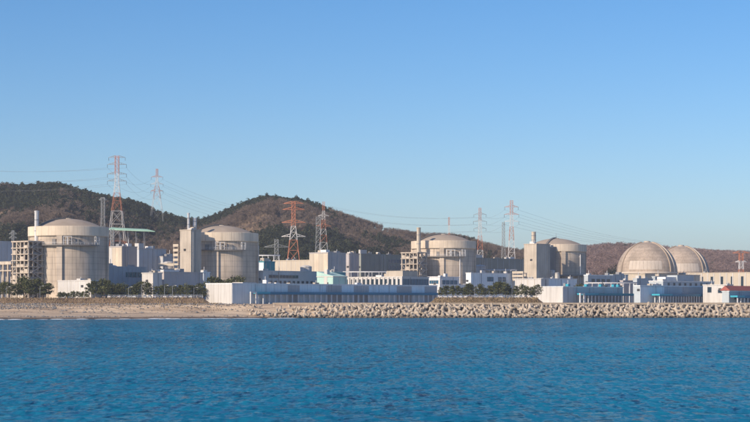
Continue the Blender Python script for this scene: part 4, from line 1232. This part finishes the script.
def woods():
    N = 82000
    az = rng.uniform(-60, 810, N)
    D = np.sqrt(rng.uniform(1310 ** 2, 2420 ** 2, N))
    X = (az - CX) / FPX * D
    Z = ground_z(X, D)
    cl = clearing(X, D)
    dr = np.interp(az, [-300, 60, 150, 280, 420, 520, 620, 800], [2050, 2000, 2150, 1980, 2050, 2150, 2300, 2350])
    keep = (Z > GRADE + 3) & (D < dr + 60) & (rng.random(N) > cl * .93)
    az, D, X, Z = az[keep], D[keep], X[keep], Z[keep]
    pn = fbm(X * .009 + 11, D * .006 + 70, 4)
    bias = np.interp(az, [-60, 60, 150, 230, 330, 420, 480, 540, 590, 800], [.10, .10, .03, .03, .02, -.06, .0, .0, -.16, -.2])
    pine = (pn + .015 + bias + rng.normal(0, .035, len(az))) > .53
    right = az > 540
    P = np.stack([X, D, Z], -1)
    def sz(k, lo, hi): return rng.uniform(lo, hi, int(k.sum()))
    k = pine
    scatter('pine_wood', 'dark green pine wood on the hillsides', P[k], sz(k, .42, .82) * (1 + .3 * (rng.random(int(k.sum())) < .1)), [tuft(30 + i, 8.5, 6.5, 150, M['hillpine'], 'wood_pine', .75) for i in range(4)])
    k = ~pine & ~right
    scatter('bare_wood', 'leafless brown wood on the left and middle hills', P[k], sz(k, .45, 1.0), [bare_mesh(50 + i, 8.5, M['twig'], 'wood_bare') for i in range(4)])
    k = ~pine & right
    scatter('far_bare_wood', 'leafless purplish wood on the low right hills', P[k], sz(k, .75, 1.25), [bare_mesh(60 + i, 8.5, M['twigp'], 'wood_bare') for i in range(4)])
woods()

# ------------------------------------------------------------------ cars
def make_car(paint):
    t = thing('parked_car', 'x', 'car', (0, 0, 0), 0, 'x')
    def loft(prof, w, wt):
        n = len(prof); mb = MB()
        zmax = max(p[1] for p in prof)
        L_, R_ = [], []
        for x, z in prof:
            ww = w - (w - wt) * max(0, (z - .55)) / max(zmax - .55, .01)
            L_.append((x, -ww / 2, z)); R_.append((x, ww / 2, z))
        return mb.add(L_ + R_, [tuple(range(n))[::-1], tuple(range(n, 2 * n))] + [(k, (k + 1) % n, n + (k + 1) % n, n + k) for k in range(n)])
    loft([(-2.1, .35), (-2.15, .62), (-1.95, .86), (-1.75, .92), (1.0, .92), (1.95, .78), (2.15, .6), (2.1, .35)], 1.8, 1.66).build('body', paint, t)
    loft([(-1.62, .925), (-1.1, 1.36), (.25, 1.36), (.98, .925)], 1.62, 1.2).build('window_band', M['glass'], t)
    MB().box(-1.08, .24, -.6, .6, 1.362, 1.43).build('roof', paint, t)
    for x in (-1.3, 1.3):
        for y in (-.82, .82):
            wv = MB().bar((x, y - .1, .32), (x, y + .1, .32), .32, n=12).build('wheel', M['tyre'], t)
    for y in (-.62, .62):
        MB().box(2.1, 2.17, y - .2, y + .2, .6, .74).build('headlight', M['steelw'], t)
        MB().box(-2.18, -2.1, y - .18, y + .18, .62, .8).build('tail_light', M['red'], t)
    return t
def car_row(x0, x1, D, text):
    protos = {}
    n = int((x1 - x0) / FPX * D / 2.65)
    i = 0
    for k in range(n + 1):
        if random.random() < .1: continue
        i += 1
        c = random.choices(['white', 'silver', 'black', 'grey', 'dark blue', 'red'], [6, 4, 2, 3, 1, .5])[0]
        if c not in protos: o = protos[c] = make_car(PAINT[c])
        else: o = copy_tree(protos[c])
        X = PX(x0, D) + 2.65 * k + random.uniform(-.2, .2); Y = D + random.uniform(-.3, .3)
        o.location = (X, Y, gz(X, Y)); o.rotation_euler = (0, 0, R(random.choice((90, -90)) + random.uniform(-3, 3)))
        o['label'] = f'{c} car, {ordinal(i)} from the left in {text}'; o['group'] = text
car_row(104, 203, 932, 'the car row below the beach pines')
car_row(440, 535, 942, 'the car row behind the tetrapods')

# ------------------------------------------------------------------ lamp posts, fence posts
def lamp_post(px, D, h, label):
    X = PX(px, D); t = thing('lamp_post', label, 'lamp post', (X, D, gz(X, D) - .1), 0, 'lamp posts')
    MB().bar((0, 0, 0), (0, 0, h), .13, .09, 8).build('pole', M['steel'], t)
    MB().bar((0, 0, h), (1.4, 0, h + .25), .07, .06, 6).build('arm', M['steel'], t)
    MB().box(1.2, 2.1, -.18, .18, h + .18, h + .36).build('lamp_head', M['steelw'], t)
for px, D, h, lb in ((6.5, 921, 5.6, 'white lamp post before the pines nearest the left edge'), (40, 921, 6, 'white lamp post before the pines, right of the frame tower'),
                     (128.5, 925, 5.5, 'white lamp post at the left half of the beach car park'), (141.5, 925, 7, 'taller white lamp post near the white cube house'),
                     (164.5, 922, 6.2, 'white lamp post, left of the close pair by the beach'), (172.5, 922, 6.2, 'white lamp post, right of the close pair by the beach'),
                     (194, 924, 5.2, 'short white lamp post left of the long hall white end'), (474.5, 934, 5, 'white lamp post at the left of the tetrapod car park'),
                     (512, 934, 5, 'white lamp post at the right of the tetrapod car park')):
    lamp_post(px, D, h, lb)

def fence(label, x0, x1, off, h, step):
    X0 = PX(x0, 918); X1 = PX(x1, 918)
    def pt(X):
        y = float(crest_d(X)) + off
        return Vector((X, y, gz(X, y)))
    t = thing('fence', label, 'fence', pt(X0), 0); b0 = pt(X0)
    X = X0; pts = []
    while X <= X1: pts.append(pt(X) - b0); X += step
    for p in pts: MB().bar(p + Vector((0, 0, -.3)), p + Vector((0, 0, h)), .07, n=4).build('post', M['steelw'], t)
    for z in (.5, 1.0, 1.45):
        mb = MB()
        for a, b_ in zip(pts, pts[1:]): mb.bar(a + Vector((0, 0, z * h / 1.5)), b_ + Vector((0, 0, z * h / 1.5)), .045, n=4)
        mb.build('rail', M['steelw'], t)
fence('white post and rail fence along the beach car park', 108, 205, 9.5, 1.5, 3)
fence('white post and rail fence along the car park behind the tetrapods', 438, 537, 9.5, 1.5, 3)

# ------------------------------------------------------------------ sea wall, tetrapods, rubble, dry grass
def seawall():
    xs = np.arange(-52, 330, 6.0)
    for_y = [float(crest_d(x)) for x in xs]
    o0 = Vector((xs[0], for_y[0], GRADE - .3))
    V, F = [], []
    for x, y in zip(xs, for_y):
        for dy, z in ((0, -1.2), (0, .75), (.9, .75), (.9, -1.2)): V.append((x - o0.x, y + dy - o0.y, z))
    for k in range(len(xs) - 1):
        for j in range(4): F.append((4 * k + j, 4 * k + 4 + j, 4 * k + 4 + (j + 1) % 4, 4 * k + (j + 1) % 4))
    F += [(0, 1, 2, 3), tuple(4 * (len(xs) - 1) + j for j in (3, 2, 1, 0))]
    t = thing('sea_wall', 'low tan concrete sea wall along the top of the tetrapod heap', 'sea wall', o0)
    MB().add(V, F).build('wall', M['seawall'], t)
    for k in range(len(xs) - 1):
        x, y = xs[k] - o0.x, for_y[k] - o0.y; x2, y2 = xs[k + 1] - o0.x, for_y[k + 1] - o0.y
        pts = []
        for z in (.76, .98):
            pts += [(x + .04, y - .12, z), (x2 - .04, y2 - .12, z), (x2 - .04, y2 + 1.02, z), (x + .04, y + 1.02, z)]
        MB().add(pts, [(3, 2, 1, 0), (4, 5, 6, 7), (0, 1, 5, 4), (1, 2, 6, 5), (2, 3, 7, 6), (3, 0, 4, 7)]).build('coping', M['seawall'], t)
seawall()

def tetra_mesh():
    mb = MB()
    dirs = [Vector((0, 0, 1))] + [Vector((math.cos(a) * .943, math.sin(a) * .943, -.333)) for a in (0, 2.094, 4.189)]
    for d in dirs: mb.bar(d * .02, d * 1.12, .46, .28, 7)
    me = bpy.data.meshes.new('tetrapod'); me.from_pydata(mb.v, [], mb.f); me.materials.append(M['rock']); me.update()
    return me, mb
def tetrapods():
    me, mb = tetra_mesh()
    r = random.Random(21)
    spots = []
    X = -62.0
    while X < 262:
        fade = min(1, max(0, (X + 66) / 42))
        for row in range(6):
            if r.random() > (.25 + .75 * fade) : continue
            t = (row + r.uniform(-.3, .3)) / 5.4
            x = X + (row % 2) * 1.2 + r.uniform(-.5, .5)
            sd, cd = float(shore_d(x)), float(crest_d(x))
            if fade < 1 and t < .45 * (1 - fade): t = .5 * (1 - fade) + t * .5
            y = (sd - 1.5) + (cd - 1.2 - (sd - 1.5)) * t
            z = gz(x, y) + .35 + r.uniform(-.3, .5)
            spots.append((x, y, min(z, GRADE - 1.75 + r.uniform(-.4, .4)), r.uniform(1.45, 2.35) * (.6 + .4 * fade), row))
        X += 3.0
    vis = [s for s in spots if -.058 < s[0] / s[1] and to_px(s[0], s[1]) < 755]
    vis.sort(key=lambda s: -(s[3] + .25 * (s[4] in (1, 2, 3, 4))))
    chosen = set(vis[:300])
    big = MB()
    for s in spots:
        rot = Matrix.Rotation(r.uniform(0, 6.28), 4, Vector((r.gauss(0, 1), r.gauss(0, 1), r.gauss(0, 1))).normalized())
        if s in chosen:
            o = bpy.data.objects.new('tetrapod', me); COL.objects.link(o)
            o.location = s[:3]; o.rotation_euler = rot.to_euler(); o.scale = (s[3],) * 3
            tag(o, 'pale concrete tetrapod in the heap along the sea wall', 'tetrapod', 'tetrapods along the sea wall')
        else:
            big.add([(rot @ Vector(v)) * s[3] + Vector(s[:3]) for v in mb.v], mb.f)
    o = big.build('tetrapod_heap', M['rock']); o['kind'] = 'stuff'; o['label'] = 'remaining pale concrete tetrapods heaped along the sea wall'
tetrapods()

def rubble_and_grass():
    r = random.Random(4)
    mb = MB()
    for _ in range(2600):                                           # stone revetment under the frame tower, boulders on the beach top
        X = r.uniform(-235, -60)
        cd, sd = float(crest_d(X)), float(shore_d(X))
        px = to_px(X, cd)
        if px < 60: y = cd - r.uniform(-2, 12)
        else:
            y = cd - abs(r.gauss(0, 4)) + 1
            if r.random() < .72: continue
        s = r.uniform(.25, .75)
        z = gz(X, y)
        V = []
        for d in ((1, 0, 0), (-1, 0, 0), (0, 1, 0), (0, -1, 0), (0, 0, 1), (0, 0, -1)):
            k = s * r.uniform(.6, 1.2); V.append((X + d[0] * k, y + d[1] * k, z + d[2] * k * .8 + .1))
        mb.add(V, [(0, 2, 4), (2, 1, 4), (1, 3, 4), (3, 0, 4), (2, 0, 5), (1, 2, 5), (3, 1, 5), (0, 3, 5)])
    for _ in range(420):
        X = r.gauss(-142, 9) if r.random() < .45 else r.uniform(-190, -55)
        cd, sd = float(crest_d(X)), float(shore_d(X))
        y = sd + (cd - sd) * r.choice((r.uniform(.72, .92), r.gauss(.3, .03)))
        s = r.uniform(.12, .55) if r.random() < .8 else r.uniform(.5, 1.1); z = gz(X, y); V = []
        for d in ((1, 0, 0), (-1, 0, 0), (0, 1, 0), (0, -1, 0), (0, 0, 1), (0, 0, -1)):
            k = s * r.uniform(.6, 1.3); V.append((X + d[0] * k * 1.3, y + d[1] * k, z + d[2] * k * .7 + .05))
        mb.add(V, [(0, 2, 4), (2, 1, 4), (1, 3, 4), (3, 0, 4), (2, 0, 5), (1, 2, 5), (3, 1, 5), (0, 3, 5)])
    o = mb.build('rubble', M['stone']); o['kind'] = 'stuff'; o['label'] = 'grey rubble stones on the bank above the beach'
    g = MB()
    for _ in range(8000):
        X = r.choice((r.uniform(-215, -78), r.uniform(28, 88)))
        y = float(crest_d(X)) + r.uniform(1.5, 9) - (r.random() < .25) * r.uniform(0, 14) * (X < 0)
        z = gz(X, y); h = r.uniform(.3, .85); a = r.uniform(0, 6.28); w = r.uniform(.12, .35)
        lx, ly = r.gauss(0, .3), r.gauss(0, .3)
        g.add([(X - w * math.cos(a), y - w * math.sin(a), z - .05), (X + w * math.cos(a), y + w * math.sin(a), z - .05), (X + lx, y + ly, z + h)], [(0, 1, 2)])
    o = g.build('dry_grass', M['drygrass']); o['kind'] = 'stuff'; o['label'] = 'dry brown grass on the bank below the car parks'
rubble_and_grass()

# ------------------------------------------------------------------ the air
def haze():
    m = bpy.data.materials.new('haze'); m.use_nodes = True
    n, l = m.node_tree.nodes, m.node_tree.links
    n.clear()
    v = n.new('ShaderNodeVolumePrincipled'); v.inputs['Color'].default_value = (.82, .88, 1.0, 1); v.inputs['Density'].default_value = HAZE
    v.inputs['Anisotropy'].default_value = .1
    o = n.new('ShaderNodeOutputMaterial'); l.new(v.outputs[0], o.inputs['Volume'])
    b = MB().box(-6500, 6500, -900, 7500, -8, 215).build('haze', m)
    b['kind'] = 'stuff'; b['label'] = 'thin bluish sea air over the whole coast'
HAZE = 8.5e-5
haze()
